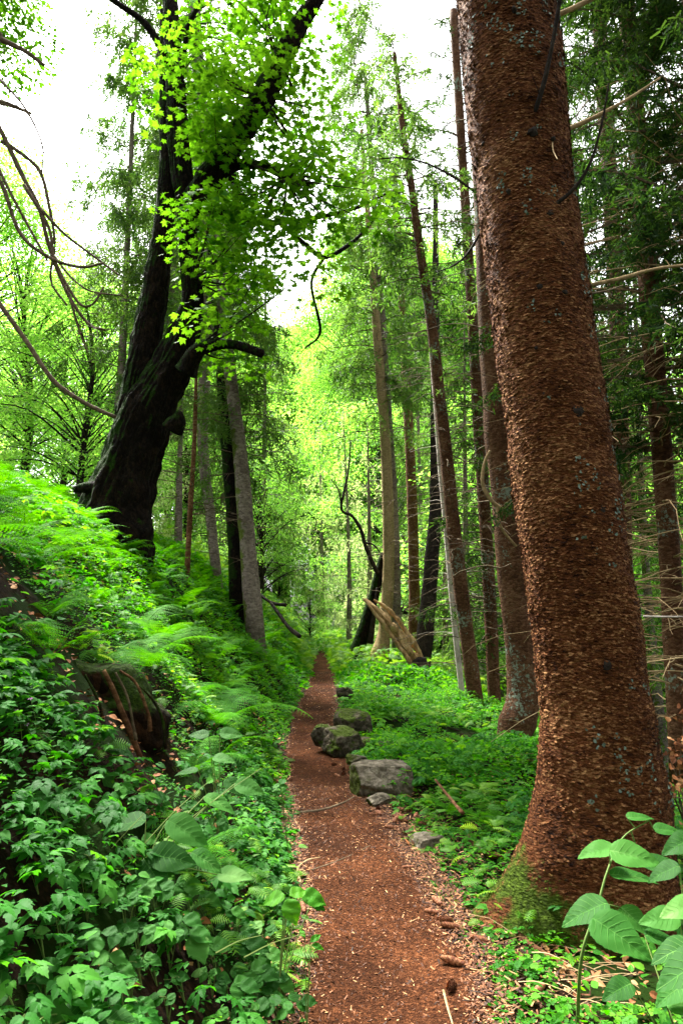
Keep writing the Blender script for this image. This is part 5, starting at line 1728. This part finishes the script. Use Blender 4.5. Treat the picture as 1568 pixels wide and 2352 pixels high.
g = Geo()
lay(g, CHIP, 45000, 2.0, 6.5, .01, .034, rs, lambda r, n: r.uniform(-1.15, 1.3, n))
lay(g, CHIP, 22000, 6, 18, .014, .045, rs, lambda r, n: r.uniform(-1.2, 1.3, n))
lay(g, FLAKE, 16000, 2.0, 6.5, .006, .018, rs, lambda r, n: r.uniform(-1.15, 1.3, n))
lay(g, FLAKE, 2600, 2.0, 7, .012, .026, rs, lambda r, n: 1 + np.abs(r.normal(0, .6, n)), .01, .4)
lay(g, CHIP, 5000, 2.0, 7, .02, .05, rs, lambda r, n: 1 + np.abs(r.normal(0, .7, n)), .01, .3)
lay(g, FLAKE, 2200, 2.0, 7, .012, .026, rs, lambda r, n: -1 - np.abs(r.normal(0, .5, n)), .01, .4)
tag(g.build('needle_litter', M['chips']), 'brown chips and needles strewn over the path', 'litter', kind='stuff')
g = Geo()
x, y = area_scatter(9000, 1.5, 9, rs); k = ~on_path(x, y, .0); x, y = x[k], y[k]
k = fbm(x * 1.5, y * 1.5, 0, 3, 77) > -.05; x, y = x[k], y[k]
P = np.stack([x, y, H(x, y) + .015], -1); P = P[in_view(P)]
g.inst(OVATE, P, rframes(len(P), rs, .5), rs.uniform(.02, .06, len(P)))
tag(g.build('leaf_litter', M['dry_leaf']), 'dry orange brown leaves lying under the plants', 'litter', kind='stuff')


def cone_mesh(seed):
    r2 = np.random.RandomState(seed)
    g = Geo(); L, Rm = .105, .017
    t = np.linspace(0, 1, 12); P = np.stack([t * L, .004 * np.sin(t * 3), np.zeros(12)], -1)
    tube(g, P, Rm * .8 * np.sin(np.clip(t * .9 + .08, 0, 1) * math.pi) ** .5, 8, r=.2)
    n = 120; k = np.arange(n); s = (k + .5) / n; a = k * 2.39996
    rr = Rm * np.sin(np.clip(s * .9 + .07, 0, 1) * math.pi) ** .5
    Pc = np.stack([s * L - .002, np.cos(a) * rr * .85, np.sin(a) * rr * .85], -1)
    nn = np.stack([np.full(n, -.25), np.cos(a), np.sin(a)], -1); d = np.stack([np.ones(n), np.cos(a) * .3, np.sin(a) * .3], -1)
    SC_ = (np.array([[-.45, 0, 0], [.45, 0, 0], [.5, .6, .05], [0, 1, .1], [-.5, .6, .05]]), np.array([[3, 4, 2]]), np.array([[0, 1, 2, 4]]))
    g.inst(SC_, Pc, frames(nn, d), np.full(n, .0115), r=r2.rand(n))
    return g.mesh('spruce_cone', M['cone'])


CN = [cone_mesh(1), cone_mesh(2)]
rs = np.random.RandomState(61)
spots = [(1015, 2090), (1052, 2145), (1035, 2125), (1215, 2250), (1065, 2230), (880, 1875), (902, 1885), (925, 1878), (870, 1890), (940, 1895), (915, 1862), (860, 1872), (935, 1868), (880, 1905), (1045, 2268), (1120, 2180), (1005, 2110),
         (790, 1768), (772, 1760), (800, 1782), (780, 1790), (1230, 2290), (1400, 2340), (1180, 2080), (1190, 2200), (870, 1858), (900, 1900), (930, 1886), (955, 1888), (845, 1880), (990, 1990), (950, 2000), (905, 1872), (895, 1862), (800, 1752), (790, 1740), (700, 2110), (960, 1900), (975, 1910)]
for k, (u, v) in enumerate(spots):
    u += rs.normal(0, 3); v += rs.normal(0, 3)
    Y = ground_hit(u, v); p = at(u, v, Y)
    o = bpy.data.objects.new('spruce_cone', CN[k % 2]); COL.objects.link(o)
    s_ = rs.uniform(.65, .98)
    o.location = (p[0], p[1], float(H(p[0], p[1])) + .012 + .013 * s_); o.scale = (s_,) * 3
    o.rotation_euler = (rs.rand() * 6, rs.normal(0, .1), rs.uniform(0, 6.28))
    far = v < 1950
    tag(o, 'rusty spruce cone fallen beside the squared block' if far else 'rusty brown spruce cone on the near path margin', 'cone', 'fallen cones around the stone block' if far else 'fallen cones along the near path')
# small roots and sticks on the path
for k, (pts, w, lab) in enumerate([([(690, 2040), (684, 2005), (705, 1985), (735, 1978)], 8, 'curved pale root stub on the left side of the path'),
                                   ([(690, 1875), (740, 1868), (790, 1850), (812, 1838)], 8, 'dark stick lying across the path below the block'),
                                   ([(715, 2008), (755, 1995), (800, 1975), (850, 1950)], 5, 'thin dark twig lying across the middle of the path'),
                                   ([(1150, 2120), (1215, 2180), (1290, 2230), (1330, 2262)], 16, 'rusty root running from the massive trunk to the corner'),
                                   ([(1075, 1930), (1100, 1960), (1135, 1975), (1170, 1975)], 14, 'short mossy root left of the massive trunk foot'),
                                   ([(1018, 2290), (1028, 2330), (1040, 2370)], 7, 'tan stick at the bottom of the path')]):
    P = []
    for (u, v) in pts:
        Y = ground_hit(u, v); p = at(u, v, Y); P.append([p[0], p[1], float(H(p[0], p[1])) + .018])
    P = np.array(P); Qb = catmull(P, 6); g = Geo(); tube(g, Qb, px2r(P[0], w) * np.linspace(1, .6, len(Qb)), 7, .15, 12, k)
    tag(g.build('stick' if 'root' not in lab else 'root', M['tan_twig' if k in (0, 5) else ('red_bark' if k >= 3 else 'twig')], smooth=True), lab, 'stick' if 'root' not in lab else 'root')

# tiny pink flowers at the left
e = empty('herb_robert', at(30, 1700, 3.0)); tag(e, 'small pink flowers on thin stems at the left edge', 'flower')
g, gs = Geo(), Geo()
for (u, v) in [(14, 1612), (38, 1632), (70, 1605), (212, 1857), (62, 1664), (250, 2128)]:
    if u > 100: continue
    P = at(u, v, 2.9); P0 = P + np.array([.03, 0, -.16]); tube(gs, catmull([P0, (P + P0) / 2 + [.01, 0, 0], P], 3), np.full(7, .0012), 4, cap=False)
    for q in range(5):
        a = q * 1.2566; g.inst(SIMPLE, P[None], frames(np.array([[0, -.5, .8]]), np.array([[math.cos(a), 0, math.sin(a)]])), np.array([.011]))
gs.build('stem', M['stem'], e); g.build('petals', M['flower'], e)
